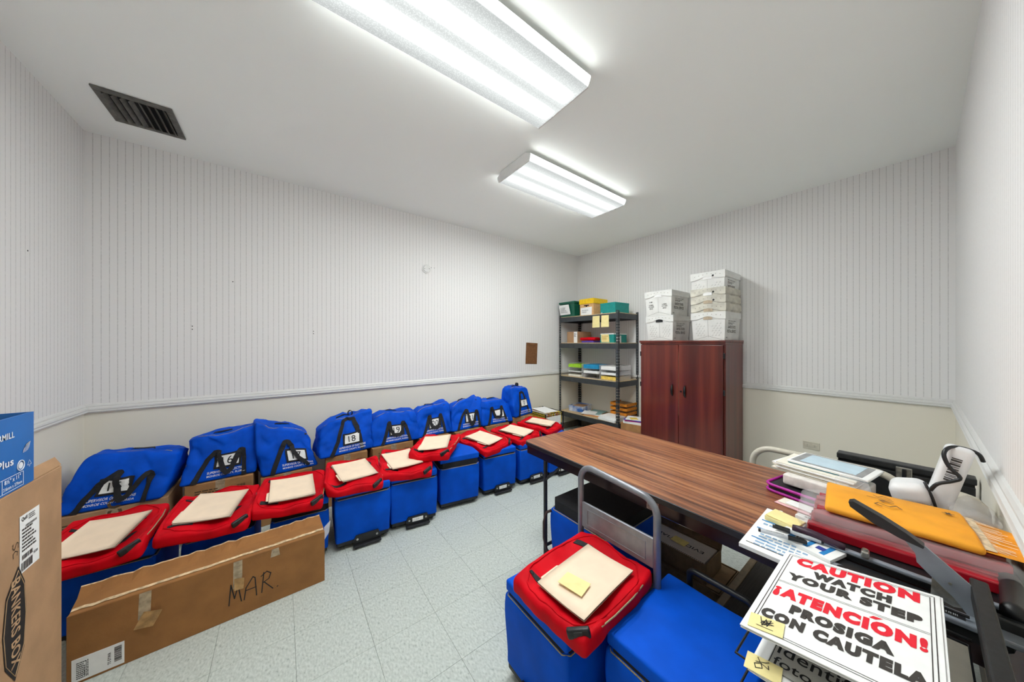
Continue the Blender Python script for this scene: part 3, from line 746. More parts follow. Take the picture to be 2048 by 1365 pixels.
def make_pouch(seed, sw=.36, sd=.49, droop=.03, lift=0.):
    """soft red pouch: body, corner straps, zip cord, buckle; origin under its centre"""
    hh = .062
    def fn(x, y, z):
        u, v_ = x/(sw/2), y/(sd/2); q = z/hh
        n1 = noise.noise(Vector((x*7+seed*3.1, y*7, seed)))*.022+noise.noise(Vector((x*17+seed, y*17, seed*2.2)))*.010
        cen = (1-min(1, abs(u))**3)*(1-min(1, abs(v_))**3)
        zz = z*(1+.10*n1/.018)-.026*q*cen+n1*q*.7
        zz -= droop*max(0, -v_-.55)*1.6; zz += lift*max(0, v_)
        corner = abs(u*v_)**2
        return (x*(1-.05*corner)+n1*.6, y*(1-.05*corner)+n1*.5, zz)
    P = [('pouch_body', soft((sw, sd, hh), .020, (16, 20, 2), fn, 3).mesh('pouch_body', RED), [])]
    top = lambda x, y, o=.004: fn(x, y, hh+o)
    def strap(a, b, wd=.022, n=6):
        a = Vector(a); b = Vector(b); d = (b-a).normalized(); nn = Vector((-d.y, d.x))*wd/2
        vs = []
        for i in range(n+1):
            p = a+(b-a)*i/n
            vs += [top(*(p+nn)), top(*(p-nn)), top(*(p-nn), o=.001), top(*(p+nn), o=.001)]
        fs = []
        for i in range(n):
            k = i*4; fs += [(k+j, k+(j+1) % 4, k+4+(j+1) % 4, k+4+j) for j in range(4)]
        fs += [(3,2,1,0), (n*4, n*4+1, n*4+2, n*4+3)]
        return MB().add(vs, fs)
    e = .80
    for (a, b) in (((-sw/2*e, sd*.30), (-sw/2*.38, sd*.30)), ((sw/2*.42, sd*.33), (sw/2*.60, sd*.18)), ((-sw/2*e, -sd*.33), (-sw/2*.3, -sd*.33)), ((sw/2*.45, -sd*.22), (sw/2*.62, -sd*.07))):
        P.append(('strap', strap(a, b).mesh('strap', BLK), []))
    # zip cord round the rim, on the right and front
    rim = [(sw/2*.95, sd*.30), (sw/2*.97, sd*.1), (sw/2*.97, -sd*.12), (sw/2*.94, -sd*.30), (sw/2*.80, -sd*.42), (sw/2*.55, -sd*.45)]
    pts = [Vector(fn(x, y, hh*.80))+Vector((.006 if i < 4 else .002, -.003 if i > 2 else 0, .004)) for i, (x, y) in enumerate(rim)]
    P.append(('zip_cord', MB().tube(pts, .0028, 6).mesh('zip_cord', GOLD), []))
    c = Vector(fn(sw/2*.78, -sd*.44, hh*.85))
    bk = MB().bbox((-.038, -.009, -.016), (.038, .009, .016), .006, n=2)
    bk.xf(Matrix.Translation(c+Vector((0, -.010, .008))) @ Matrix.Rotation(math.radians(38), 4, 'Z') @ Matrix.Rotation(-.25, 4, 'Y'))
    sl = MB().bbox((-.014, -.0105, -.009), (.014, -.0085, .009), .001)
    sl.xf(Matrix.Translation(c+Vector((0, -.010, .008))) @ Matrix.Rotation(math.radians(38), 4, 'Z') @ Matrix.Rotation(-.25, 4, 'Y'))
    P.append(('buckle', bk.mesh('buckle', BLKP), [('buckle_slot', sl.mesh('buckle_slot', DKG))]))
    # seam piping along the top edge
    q = []
    for i in range(40):
        a = 2*PI*i/40; cx_, cy_ = math.cos(a), math.sin(a); k = 1/max(abs(cx_), abs(cy_))
        k = min(k, 1.18)
        q.append(Vector(fn(cx_*k*sw/2*.90, cy_*k*sd/2*.92, hh))+Vector((0, 0, .001)))
    P.append(('seam', MB().tube(q, .003, 5, closed=True).mesh('seam', RED), []))
    return P, top
def put_pouch(label, loc, rz, seed, tilt=(0, 0), folder=None, flabel=None, sw=.36, sd=.49, fold=(.29, .235), frot=0, fdx=0, fdy=0, droop=.03, fz=0.):
    P, top = make_pouch(seed, sw, sd, droop)
    t = thing('supply_pouch', label, 'pouch', loc, rz, 'red supply pouches on the bins')
    t.rotation_euler = (math.radians(tilt[0]), math.radians(tilt[1]), math.radians(rz))
    for nm, me, sub in P:
        o = link(nm, me, t)
        for n2, m2 in sub: link(n2, m2, o)
    if flabel:
        f = thing('manila_folder', flabel, 'folder', (0,0,0), 0, 'manila folders on the pouches')
        bpy.context.view_layer.update()
        Mt = Matrix.Translation(loc) @ t.rotation_euler.to_matrix().to_4x4()
        f.matrix_world = Mt @ Matrix.Translation((fdx, fdy, .056+fz)) @ Matrix.Rotation(math.radians(frot), 4, 'Z')
        make_folder(f, fold, seed)
    return t
def make_folder(f, size, seed):
    a, b = size[0]/2, size[1]/2        # long side along local y
    def leaf(tab, off, nm, curl):
        m = MB(); n = 8
        def fz_(x, y): return off+curl*((x/b)**2*.5+(y/a)*.25+.3*math.sin(y*9+seed))
        vs = []; fs = []
        for i in range(n+1):
            for j in range(n+1):
                x = -b+2*b*i/n; y = -a+2*a*j/n; vs.append((x, y, fz_(x, y)))
        for i in range(n):
            for j in range(n): fs.append((i*(n+1)+j, (i+1)*(n+1)+j, (i+1)*(n+1)+j+1, i*(n+1)+j+1))
        k = len(vs)
        vs2 = vs+[(x, y, z-.0012) for x, y, z in vs]; fs2 = fs+[tuple(reversed([q+k for q in f_])) for f_ in fs]
        per = [(0, j) for j in range(n)]+[(i, n) for i in range(n)]+[(n, n-j) for j in range(n)]+[(n-i, 0) for i in range(n)]
        pi = [i*(n+1)+j for i, j in per]
        for q in range(len(pi)): c0, c1 = pi[q], pi[(q+1) % len(pi)]; fs2.append((c1, c0, c0+k, c1+k))
        m.add(vs2, fs2, 0, True)
        if tab is not None:
            y0 = -a+tab*2*a; z0 = fz_(-b, y0)
            m.sheet((-b-.013, y0+.006, z0-.001), (-b, y0, z0-.001), (-b, y0+.11, z0-.001), (-b-.013, y0+.10, z0-.001), .001)
        return m.build(nm, MAN, f)
    leaf(.08, 0, 'back_leaf', .006); o = leaf(None, .004, 'front_leaf', .010); o.rotation_euler = (0, 0, math.radians(random.uniform(-2.5, 2.5)))

ROW = [  # front left corner x, front y, rz, style
    (-.845, 2.36, -3), (-.455, 2.40, -3), (-.075, 2.36, -4), (.286, 2.331, -4), (.644, 2.345, -8), (1.050, 2.385, -9), (1.462, 2.37, -6), (1.861, 2.34, -4), (2.215, 2.30, -2)]
ordn = ['first', 'second', 'third', 'fourth', 'fifth', 'sixth', 'seventh', 'eighth', 'ninth']
for i, (fx_, fy_, rz) in enumerate(ROW):
    r = math.radians(rz); cx_, cy_ = fx_+(BW/2)*math.cos(r)-(BD/2)*math.sin(r), fy_+(BW/2)*math.sin(r)+(BD/2)*math.cos(r)
    st = 'band' if i in (1, 2, 5) else 'closed'
    lb = {0: 'blue rolling bin hidden behind the left end of the long carton', 1: 'blue rolling bin behind the middle of the long carton', 2: 'blue rolling bin behind the right end of the long carton',
          3: 'blue rolling bin standing just right of the long carton', 4: 'blue rolling bin under two overlapping red pouches', 5: 'blue rolling bin with its plain blue lid half uncovered',
          6: 'blue rolling bin right of the one with the bare lid', 7: 'blue rolling bin partly behind the far corner of the table', 8: 'blue rolling bin farthest right in the wall row, mostly hidden'}[i]
    put_bin(lb, (cx_, cy_-(.015 if i < 3 else 0), 0), rz, st, sc=(.90 if i == 0 else .87 if i < 3 else 1), skip=('number_card',) if i == 3 else ('toe_plate',) if i == 5 else (), num=None if i in (0, 1, 2, 3, 5) else str(15+i))
zt = .413
pl = [ # centre x, y, z, rz, tilt, size, frot
    (-.715, 2.465, .388, -4, (5, -2), (.38, .42), -7, 0, -.01), (-.315, 2.465, .398, -5, (5, 3), (.38, .42), -6, 0, 0), (.055, 2.465, .402, -7, (5, 4), (.37, .41), 6, 0, -.01),
    (.425, 2.495, zt, -6, (4, 3), (.37, .43), 14, 0, 0), (.80, 2.495, zt, -14, (4, 2), (.39, .44), 16, -.03, 0), (1.07, 2.515, zt+.070, -42, (3, -4), (.36, .43), 10, 0, 0),
    (1.58, 2.565, zt, 14, (4, 0), (.39, .45), 8, 0, 0), (2.00, 2.58, zt-.005, 16, (4, 0), (.40, .44), 8, 0, 0), (2.38, 2.62, zt+.02, 22, (4, 2), (.40, .44), 10, 0, 0)]
pd = ['leftmost in the row, below duffel 15', 'second in the row, below duffel 16', 'third in the row, below duffel 17', 'fourth in the row, below duffel 18',
      'fifth in the row, partly covered by the next', 'lying askew on its neighbour in mid row', 'sixth bin along, right of the bare lid', 'second from the right of the wall row', 'rightmost of the wall row by the table corner']
for i, (x, y, z, rz, tl, sz, fr, dx, dy) in enumerate(pl):
    put_pouch('red supply pouch '+pd[i], (x, y, z), rz, i+1, tl, None, 'blank manila folder on the red pouch '+pd[i], sz[0], sz[1], frot=fr, fdx=dx, fdy=dy, droop=.035)

# two bins in the foreground and two under the table (fronts face -x: rz = -90)
put_bin('blue rolling bin in the foreground under a red pouch with a yellow note', (.76+BD/2, .88, 0), -90, 'closed', False, num='12')
put_bin('blue rolling bin in the foreground with a bare blue lid', (.877+BD/2+.02, .457, 0), -90, 'closed', True, sc=1.06)
put_pouch('red supply pouch in the foreground carrying a yellow note', (.965, .815, .415), -88, 21, (1, 0), None, 'manila folder with a yellow note, nearest the camera', .375, .46, fold=(.325, .215), frot=2, fdx=.03, fdy=-.01, droop=.02, fz=.006)
o = MB().sheet((-.036, -.05, 0), (.036, -.05, .003), (.036, .05, .0), (-.036, .05, .003), .001).build('sticky_note', YEL)
o.location = (.885, .785, .4885); o.rotation_euler = (0, 0, math.radians(12)); tag(o, 'pale yellow sticky note on the nearest manila folder', 'sticky note')
t = put_bin('blue rolling bin with an open black top under the table', (1.30+BD/2*1.18, 1.13, 0), -90, 'open', sc=1.18)
MB().tube([(-.16, -BD/2-.012, .34), (-.175, -BD/2-.03, .33), (-.185, -BD/2-.04, .28), (-.185, -BD/2-.04, .20), (-.175, -BD/2-.03, .14), (-.16, -BD/2-.012, .12)], .007, 8).build('grab_handle', mat('brown_rubber', '3b2622', .5), t)
t = put_bin('blue rolling bin with white lettering deeper under the table', (1.79+BD/2*1.1, 1.20, 0), -90, 'closed', sc=1.1)
pr = MB()
for i, s in enumerate(('SUPERVISOR OF ELECTIONS', 'MONROE COUNTY, FLORIDA')):
    write(pr, s, (-.10+.026*i, -BD/2-.012, .33), (0,0,-1), (1,0,0), .16, .014, .01)
pr.build('lettering', INKW, t)

# ================================================================== cartons along the wall, duffels on them
def carton(label, loc, size, rz, seed, m_=None, mark=None):
    t = thing('paper_carton', label, 'carton', loc, rz, 'brown cartons along the back wall'); x, y, z = size
    MB().bbox((-x/2, -y/2, 0), (x/2, y/2, z), .004).build('body', m_ or KRAFT, t)
    MB().box((-.025, -y/2-.0008, z-.07), (.025, y/2+.0008, z+.0008)).build('tape', TAPE, t)
    pr = MB()
    lines_print(pr, (-x/2+.05, -y/2-.001, z-.12), (1,0,0), (0,0,1), x*.5, .08, 5, 0, seed)
    bars(pr, (x/2-.09, -y/2-.001, z-.11), (1,0,0), (0,0,1), .05, .06, 12, 0, seed)
    pr.build('print', mat('carton_print', '5a452e', .8), t)
    if mark: write(MB(), mark, (.04, -y/2-.0012, z-.12), (0,0,1), (-1,0,0), None, .06, .02).build('lettering', mat('carton_print', '5a452e', .8), t)
    return t
CT = [(-.84, .375, .47), (-.345, .415, .36), (.03, .37, .33), (.475, .425, .325), (.845, .43, .38), (1.275, .43, .32), (1.665, .43, .33), (2.055, .43, .33), (2.46, .47, .30)]
for i, (x, z, wd) in enumerate(CT):
    lb = ['at the far left corner', 'second from the left', 'third from the left', 'fourth from the left, lighter topped', 'fifth from the left', 'sixth from the left', 'third from the right', 'second from the right', 'at the right end by the file cart'][i]
    carton('brown carton under the duffel bags, '+lb, (x, 3.20, 0), (wd, .38, z), [0, -2, 2, -5, 3, 0, 0, 1, -6][i], i, KRAFT if i else KRAFT3, 'eco' if i == 0 else None)

DW, DD, DH = .45, .29, .31
def duffel(i, label, loc, rz, number, style, sag=0., lean=0., sc=(1,1,1), seed=0, card=(0, .135), ears=(0, 0), letter=True):
    t = thing('duffel_bag', label, 'duffel bag', loc, rz, 'blue duffel bags on the cartons')
    sw, sd, sh = DW*sc[0], DD*sc[1], DH*sc[2]
    def fn(x, y, z):
        q = max(0, min(1, z/sh)); u = x/(sw/2)
        k = 1-.46*q**1.15
        yy = y*k+.020*q
        endin = 1-.07*q-.03*math.sin(seed*5)*q*(1 if u > 0 else -1)
        zz = z*(1-.05*abs(u)**5-.07*sag*u)+q*abs(u)**2.5*(ears[1] if u > 0 else ears[0])
        n1 = noise.noise(Vector((x*4+seed*2.7, y*4+seed, z*4)))
        n2 = noise.noise(Vector((x*6+z*5+seed, y*6, z*6-x*4+seed*1.3)))
        n3 = noise.noise(Vector((x*12-z*8+seed*2, y*12, z*11+x*6)))
        fr_ = min(1, max(0, (z-sh*.40)/(sh*.25), (abs(x)-sw*.27)/(sw*.10)))
        am = (.25+.75*fr_ if y < 0 else 1)*min(1, .35+q*1.5)
        ridge = (1-abs(n2)*2.0)**2; d = (n1*.034+.014*ridge-.009-.008*abs(n3))*am
        return (x*endin+lean*q*.1+d*.8, yy+d, max(.0, zz+d*.7*q))
    P = soft((sw, sd, sh), .020, (28, 13, 18), fn, 2)
    P.build('bag_body', BLUE, t)
    F = lambda x, z, off=.006: Vector(fn(x, -sd/2-off, z))
    def ribbon(path, wd, off, nm, m_, thick=.002):
        path = [Vector(p) for p in path]; vs = []; n = len(path)
        # resample
        pts = []
        for a, b in zip(path[:-1], path[1:]):
            for k in range(5): pts.append(a+(b-a)*k/5)
        pts.append(path[-1])
        for k, p in enumerate(pts):
            d = (pts[min(k+1, len(pts)-1)]-pts[max(k-1, 0)]); d = Vector((d.x, d.y)).normalized(); nn = Vector((-d.y, d.x))*wd/2
            o_ = p.z if len(p) > 2 else off
            for sgn in (1, -1):
                vs.append(F(p.x+sgn*nn.x, p.y+sgn*nn.y, o_+thick))
            for sgn in (-1, 1):
                vs.append(F(p.x+sgn*nn.x, p.y+sgn*nn.y, o_))
        fs = []
        for k in range(len(pts)-1):
            b = k*4; fs += [(b+j, b+(j+1) % 4, b+4+(j+1) % 4, b+4+j) for j in range(4)]
        e = (len(pts)-1)*4; fs += [(3,2,1,0), (e, e+1, e+2, e+3)]
        return MB().add(vs, fs, 0, False).build(nm, m_, t)
    cx_, cz_ = card
    # label frame, card, number
    fr = MB()
    a, b = .074, .051
    def grid(x0, x1, z0, z1, off, mb, k=6):
        vs = [F(cx_+x0+(x1-x0)*i/k, cz_+z0+(z1-z0)*j/k, off) for i in range(k+1) for j in range(k+1)]
        return mb.add(vs, [(i*(k+1)+j, (i+1)*(k+1)+j, (i+1)*(k+1)+j+1, i*(k+1)+j+1) for i in range(k) for j in range(k)])
    frame = grid(-a, a, -b, b, .007, fr).build('label_frame', BLK, t)
    grid(-a+.014, a-.014, -b+.013, b-.013, .0085, MB()).build('label_card', WHITE, frame)
    if number:
        vs, fs, W_, H_ = text(number); hgt = .054; k = hgt/H_
        MB().add([F(cx_+(x-W_/2)*k, cz_-.027+y*k, .0102) for x, y in vs], fs).build('number', INK, frame)
    if letter:
        pr = MB()
        for j, s in enumerate(('SUPERVISOR OF ELECTIONS', 'MONROE COUNTY, FLORIDA')):
            vs, fs, W_, H_ = text(s, .015); kx = .215/W_; ky = .0155/H_
            pr.add([F(cx_-.105+x*kx, .052-.024*j+y*ky, .0065) for x, y in vs], fs)
        pr.build('lettering', INKW, t)
    s = sw/.45
    if style == 'M':
        path = [(-.150*s, .004, .004), (-.128*s, .075, .006), (-.092*s, .15, .008), (-.040*s, .205, .012), (-.022*s, .200, .020), (-.012*s, .14, .024), (.008*s, .075, .024), (.030*s, .045, .022), (.055*s, .065, .022), (.085*s, .14, .020), (.108*s, .185, .016), (.128*s, .185, .010), (.135*s, .12, .007), (.140*s, .05, .005), (.140*s, .004, .004)]
    elif style == 'L':
        path = [(-.150*s, .004, .004), (-.11*s, .08, .006), (-.06*s, .17, .010), (-.018*s, .235, .014), (.006*s, .235, .018), (.030*s, .17, .020), (.070*s, .105, .020), (.12*s, .06, .014), (.15*s, .03, .006)]
    elif style == 'U':
        path = [(-.135*s, .004, .004), (-.085*s, .12, .005), (-.055*s, .225, .006), (-.04*s, .29, .010), (.0, .302, .012), (.045*s, .29, .010), (.07*s, .22, .006), (.10*s, .12, .005), (.115*s, .02, .004)]
    else:
        path = [(-.140*s, .004, .004), (-.105*s, .09, .006), (-.075*s, .19, .008), (-.060*s, .205, .014), (-.052*s, .13, .016), (-.03*s, .085, .014), (.03*s, .08, .014), (.055*s, .11, .014), (.068*s, .19, .012), (.082*s, .20, .008), (.105*s, .11, .006), (.125*s, .01, .004)]
    ribbon([Vector(p) for p in path], .030, .008, 'handle_strap', BLK)
    # zip along the ridge and a loop of the back strap showing above
    zp = [Vector(fn(x, -sd/2*.55, sh*.985))+Vector((0, -.002, .004)) for x in [sw*(-.40+.08*k) for k in range(11)]]
    MB().tube(zp, .0024, 6).build('zipper', GOLD, t)
    top = Vector(fn(.02, 0, sh)); r = .016
    if style in ('U', 'T2'):
        lp = MB(); c = Vector(fn(.05*s, .0, sh))+Vector((0, 0, .018))
        k = 16; vs = []
        for j in range(k):
            a_ = 2*PI*j/k
            for rr in (.020, .017):
                for yy in (-.013, .013): vs.append(c+Vector((rr*math.cos(a_), yy, rr*1.25*math.sin(a_))))
        fs = []
        for j in range(k):
            p = j*4; q = ((j+1) % k)*4; fs += [(p, p+1, q+1, q), (p+2, q+2, q+3, p+3), (p, q, q+2, p+2), (p+1, p+3, q+3, q+1)]
        lp.add(vs, fs, 0, True).build('strap_loop', BLK, t)
    bp = [Vector(fn(x, -.01, sh))+Vector((0, .02, dz)) for x, dz in ((-.09*s, -.012), (-.06*s, .006), (-.01*s, .008), (.04*s, .003), (.06*s, -.012))]
    m = MB()
    vs = []
    for p in bp: vs += [p+Vector((0,-.012,0)), p+Vector((0,.012,0)), p+Vector((0,.012,.003)), p+Vector((0,-.012,.003))]
    fs = []
    for k in range(len(bp)-1): fs += [(k*4+j, k*4+(j+1) % 4, k*4+4+(j+1) % 4, k*4+4+j) for j in range(4)]
    fs += [(0,1,2,3), (19,18,17,16)]
    m.add(vs, fs).build('rear_strap', BLK, t)
    c = Vector(fn(sw*.36, -sd*.35, sh*.92)); MB().bbox((c.x-.025, c.y-.016, c.z-.010), (c.x+.025, c.y+.002, c.z+.014), .006, n=2).build('zip_pull', BLKP, t)
    return t
DF = [ # x, y, z, rz, number, style, sag, lean, scale, card
    (-.835, 3.17, .377, -4, '15', 'M', .9, .9, (.98, 1.12, .96), (-.02, .13), 'blue duffel bag tagged 15, leftmost against the wall'),
    (-.355, 3.18, .417, 2, '16', 'M', -.3, .25, (.90, 1.08, 1.04), (.03, .13), 'blue duffel bag tagged 16, second from the left'),
    (.045, 3.17, .372, 8, '17', 'L', 2.2, -.3, (.84, 1.05, 1.10), (.05, .125), 'blue duffel bag tagged 17, slumped to the right'),
    (.455, 3.17, .427, 6, '18', 'U', -.6, .2, (.98, 1.08, 1.0), (.03, .125), 'blue duffel bag tagged 18 with an upright strap loop'),
    (.895, 3.18, .432, 0, '19', 'B', .1, 0, (1.0, 1.05, .92), (.0, .125), 'blue duffel bag tagged 19 in the middle of the wall row'),
    (1.28, 3.19, .432, 2, '20', 'B', -1.0, .2, (.93, 1.0, .98), (.0, .12), 'blue duffel bag tagged 20, right of duffel 19'),
    (1.685, 3.19, .432, 3, '21', 'M', -1.0, .2, (.97, 1.0, 1.0), (.02, .12), 'blue duffel bag fourth from the right, its strap crossing the tag'),
    (2.08, 3.17, .432, -2, None, 'B', .9, 0, (.98, 1.0, .88), (.03, .12), 'low blue duffel bag with a blank tag, next to the rightmost'),
    (2.46, 3.18, .472, 12, '0', 'U', .3, 0, (.80, 1.0, 1.16), (.02, .16), 'tall blue duffel bag at the right end by the shelves')]
for i, (x, y, z, rz, nb, stl, sg, ln, sc, cd_, lb) in enumerate(DF):
    duffel(i, lb, (x, y, z), rz, nb, stl, sg, ln, sc, i*1.7+.4, cd_, [(.02, .02), (.0, .035), (.055, -.045), (-.05, .02), (-.035, -.01), (-.05, .0), (-.05, .02), (.0, -.05), (-.02, -.01)][i])

# ================================================================== file cart with hanging folders
t = thing('file_cart', 'small black wire file cart full of yellow edged folders', 'file cart', (2.94, 3.16, 0))
fr = []
X0, X1, Y0, Y1 = -.165, .165, -.205, .205
for px in (X0, X1):
    for py in (Y0, Y1): MB().cyl((px, py, .03), (px, py, .46), .008, 8).build('leg', BLKM, t); MB().cyl((px-.01, py, .025), (px+.01, py, .025), .025, 12).build('wheel', BLKP, t)
for zz in (.455, .425, .16):
    MB().tube([(X0,Y0,zz),(X1,Y0,zz),(X1,Y1,zz),(X0,Y1,zz)], .004, 6, closed=True).build('wire_rail', BLKM, t)
zg = []
for (a, b) in (((X0, Y0), (X1, Y0)), ((X0, Y0), (X0, Y1))):
    for k in range(13):
        f = k/12; zg.append((a[0]+(b[0]-a[0])*f, a[1]+(b[1]-a[1])*f, .427 if k % 2 else .453))
    MB().tube(zg[-13:], .0022, 5).build('wire_brace', BLKM, t)
NM = {'f2d648': 'yellow', 'e9e6e0': 'off white', 'e7b0c0': 'pink', 'f0c92c': 'golden', 'd23a50': 'red', 'efe3a0': 'cream', 'e8a43a': 'orange', 'f3dd55': 'lemon yellow', 'f2d21e': 'bright yellow'}
ON = ['first', 'second', 'third', 'fourth', 'fifth', 'sixth', 'seventh', 'eighth', 'ninth', 'tenth', 'eleventh', 'twelfth', 'thirteenth', 'fourteenth', 'fifteenth', 'sixteenth', 'seventeenth', 'eighteenth', 'nineteenth', 'twentieth']
FC = ['f2d648', 'e9e6e0', 'e7b0c0', 'f0c92c', 'd23a50', 'efe3a0', 'e8a43a', 'f3dd55', 'e9e6e0', 'f2d21e']
for k in range(20):
    xx = X0+.022+(X1-X0-.044)*k/19; c = FC[k % 10]
    o = tag(MB().bbox((-.0055, -.19, .17), (.0055, .19, .448+.012*((k*7) % 4)/3), .001).build('hanging_folder', mat('folder_'+c, c, .7)), 'thin '+NM[c]+' folder, '+ON[k]+' from the left in the wire file cart', 'folder', 'folders in the wire file cart')
    o.location = (2.94+xx, 3.16, 0)
o = MB().sheet((-.135, -.2045, .20), (.120, -.2045, .20), (.120, -.2045, .415), (-.135, -.2045, .415), .001).build('paper_sheet', WHITE); o.location = (2.94, 3.16, 0)
tag(o, 'white sheet tucked into the front of the wire file cart', 'paper')
o = tag(MB().sheet((-.14, -.17, .466), (.08, -.19, .466), (.12, .12, .472), (-.10, .15, .472), .002).build('paper_sheet', WHITE), 'loose white papers lying on top of the wire file cart', 'paper'); o.location = (2.94, 3.16, 0)

# ================================================================== long carton marked MAR.
lc = thing('long_carton', 'long brown carton marked MAR. lying on the floor with torn top', 'carton', (-.247, 2.09, 0), 2.0)
Lx, Ly, Lz = .90, .19, .288
m = MB(); th = .005
m.bbox((-Lx/2, 0, 0), (Lx/2, th, Lz), .002); m.bbox((-Lx/2, Ly-th, 0), (Lx/2, Ly, Lz), .002); m.box((-Lx/2, th, 0), (-Lx/2+th, Ly-th, Lz-.004)); m.box((Lx/2-th, th, 0), (Lx/2, Ly-th, Lz-.002)); m.box((-Lx/2, th, 0), (Lx/2, Ly-th, th))
m.build('body', KRAFT2, lc)
# front flap folded in over the top; rear flap standing up, torn
n = 30
vs = []
for k in range(n+1):
    x = -Lx/2+.004+(Lx-.008)*k/n; j = .010*noise.noise(Vector((k*.7, 1, 0)))+.004*noise.noise(Vector((k*3.1, 5, 0)))
    vs += [(x, .002, Lz+.001), (x, .034+j, Lz+.006), (x, .034+j, Lz+.0025), (x, .002, Lz-.003)]
fs = [(k*4+j, k*4+4+j, k*4+4+(j+1) % 4, k*4+(j+1) % 4) for k in range(n) for j in range(4)]+[(0,1,2,3), (n*4+3, n*4+2, n*4+1, n*4)]
MB().add(vs, fs).build('front_flap', KRAFT2, lc)
vs = []
for k in range(n+1):
    x = -Lx/2+.004+(Lx-.008)*k/n; j = .010*noise.noise(Vector((k*.7, 1, 0)))+.004*noise.noise(Vector((k*3.1, 5, 0)))
    vs += [(x, .018+j*1.0+.006*noise.noise(Vector((k*1.9, 2, 4))), Lz+.0062), (x, .037+j, Lz+.0068)]
MB().add(vs, [(k*2, k*2+2, k*2+3, k*2+1) for k in range(n)]).build('torn_edge', TORN, lc)
vs = []
for k in range(n+1):
    x = -Lx/2+(Lx)*k/n; j = .010*noise.noise(Vector((k*.9, 9, 0)))+.006*noise.noise(Vector((k*3.7, 7, 0)))
    e0 = Vector((x, .040, Lz+.0015)); e1 = Vector((x-.003, .105, Lz+.010)); e2 = Vector((x-.008, .158, Lz+.030+j)); nn = Vector((0, -.002, .0035))
    vs += [e0, e1, e2, e2-nn, e1-nn, e0-nn]
fs6 = [(k*6+j, k*6+6+j, k*6+6+(j+1) % 6, k*6+(j+1) % 6) for k in range(n) for j in range(6)]+[(5,4,3,2,1,0), tuple(n*6+j for j in range(6))]
MB().add(vs, fs6).build('rear_flap', KRAFT2, lc)
vs = []
for k in range(n+1):
    x = -Lx/2+(Lx)*k/n; j = .010*noise.noise(Vector((k*.9, 9, 0)))+.006*noise.noise(Vector((k*3.7, 7, 0)))
    tp = Vector((x-.008, .1575, Lz+.0305+j)); dd = .006+(.008 if k > 18 else 0)+.005*noise.noise(Vector((k*2.3, 3, 1)))
    vs += [tp+Vector((0, -.0006, .0005)), tp+Vector((0, .0055, .0022)), tp+Vector((0, .0005, -dd))]
MB().add(vs, [(k*3, k*3+3, k*3+4, k*3+1) for k in range(n)]+[(k*3+2, k*3+5, k*3+3, k*3) for k in range(n)]).build('torn_rim', TORN, lc)
# handwriting MAR.
st = [[(0,0),(.07,.95),(.20,.25),(.33,.80),(.45,.0)], [(.55,.0),(.62,.55),(.88,.98),(.96,.9),(1.02,.0)], [(.60,.42),(1.0,.42)], [(1.22,.02),(1.30,.98)], [(1.20,.85),(1.42,1.0),(1.58,.85),(1.50,.60),(1.28,.50)], [(1.32,.50),(1.66,.02)], [(1.84,.03),(1.86,.04)]]
scribble(MB(), st, (.035, -.0012, .075), (1,0,0), (0,0,1), .105, .0045).build('handwriting', INK, lc)
# shipping label with barcode
lb = MB().bbox((-.437, -.0012, .010), (-.300, 0, .104), .0003).build('shipping_label', WHITE, lc)
pr = MB(); bars(pr, (-.327, -.0016, .030), (0,0,1), (1,0,0), .066, .020, 22, 0, 3)
write(pr, 'TS EYWA', (-.336, -.0016, .028), (0,0,1), (-1,0,0), .05, .009, .02)
lines_print(pr, (-.425, -.0016, .02), (1,0,0), (0,0,1), .025, .07, 9, 0, 2); lines_print(pr, (-.395, -.0016, .02), (0,0,1), (-1,0,0), .07, .012, 3, 0, 4)
pr.build('print', INK, lb)
# strips of old tape
m = MB().sheet((-.262, -.0012, .170), (-.225, -.0012, .172), (-.222, -.0012, .285), (-.258, -.0012, .285), -.0006); m.build('tape', TAPE, lc)
m = MB().sheet((-.275, -.002, .135), (-.215, -.016, .130), (-.185, -.026, .195), (-.245, -.003, .200), -.001); m.build('peeled_tape', mat('peeled_card', 'c29a66', .85, var=.15), lc)
MB().sheet((.050, -.0012, .150), (.085, -.0012, .150), (.086, -.0012, .285), (.052, -.0012, .285), -.0006).build('tape', TAPE, lc)
MB().sheet((.055, -.002, .140), (.090, -.004, .138), (.094, -.010, .195), (.055, -.003, .200), -.001).build('peeled_tape', mat('peeled_card', 'c29a66', .85, var=.15), lc)
MB().sheet((.20, -.0012, .245), (.24, -.0012, .245), (.235, -.0012, .286), (.205, -.0012, .286), -.0006).build('tape', TAPE, lc)
MB().sheet((Lx/2+.002, .02, .23), (Lx/2+.03, .05, .25), (Lx/2+.04, .07, .31), (Lx/2+.004, .05, .29), -.0006).build('tape', mat('clear_tape', 'd8d8d8', .2, alpha=.5), lc)

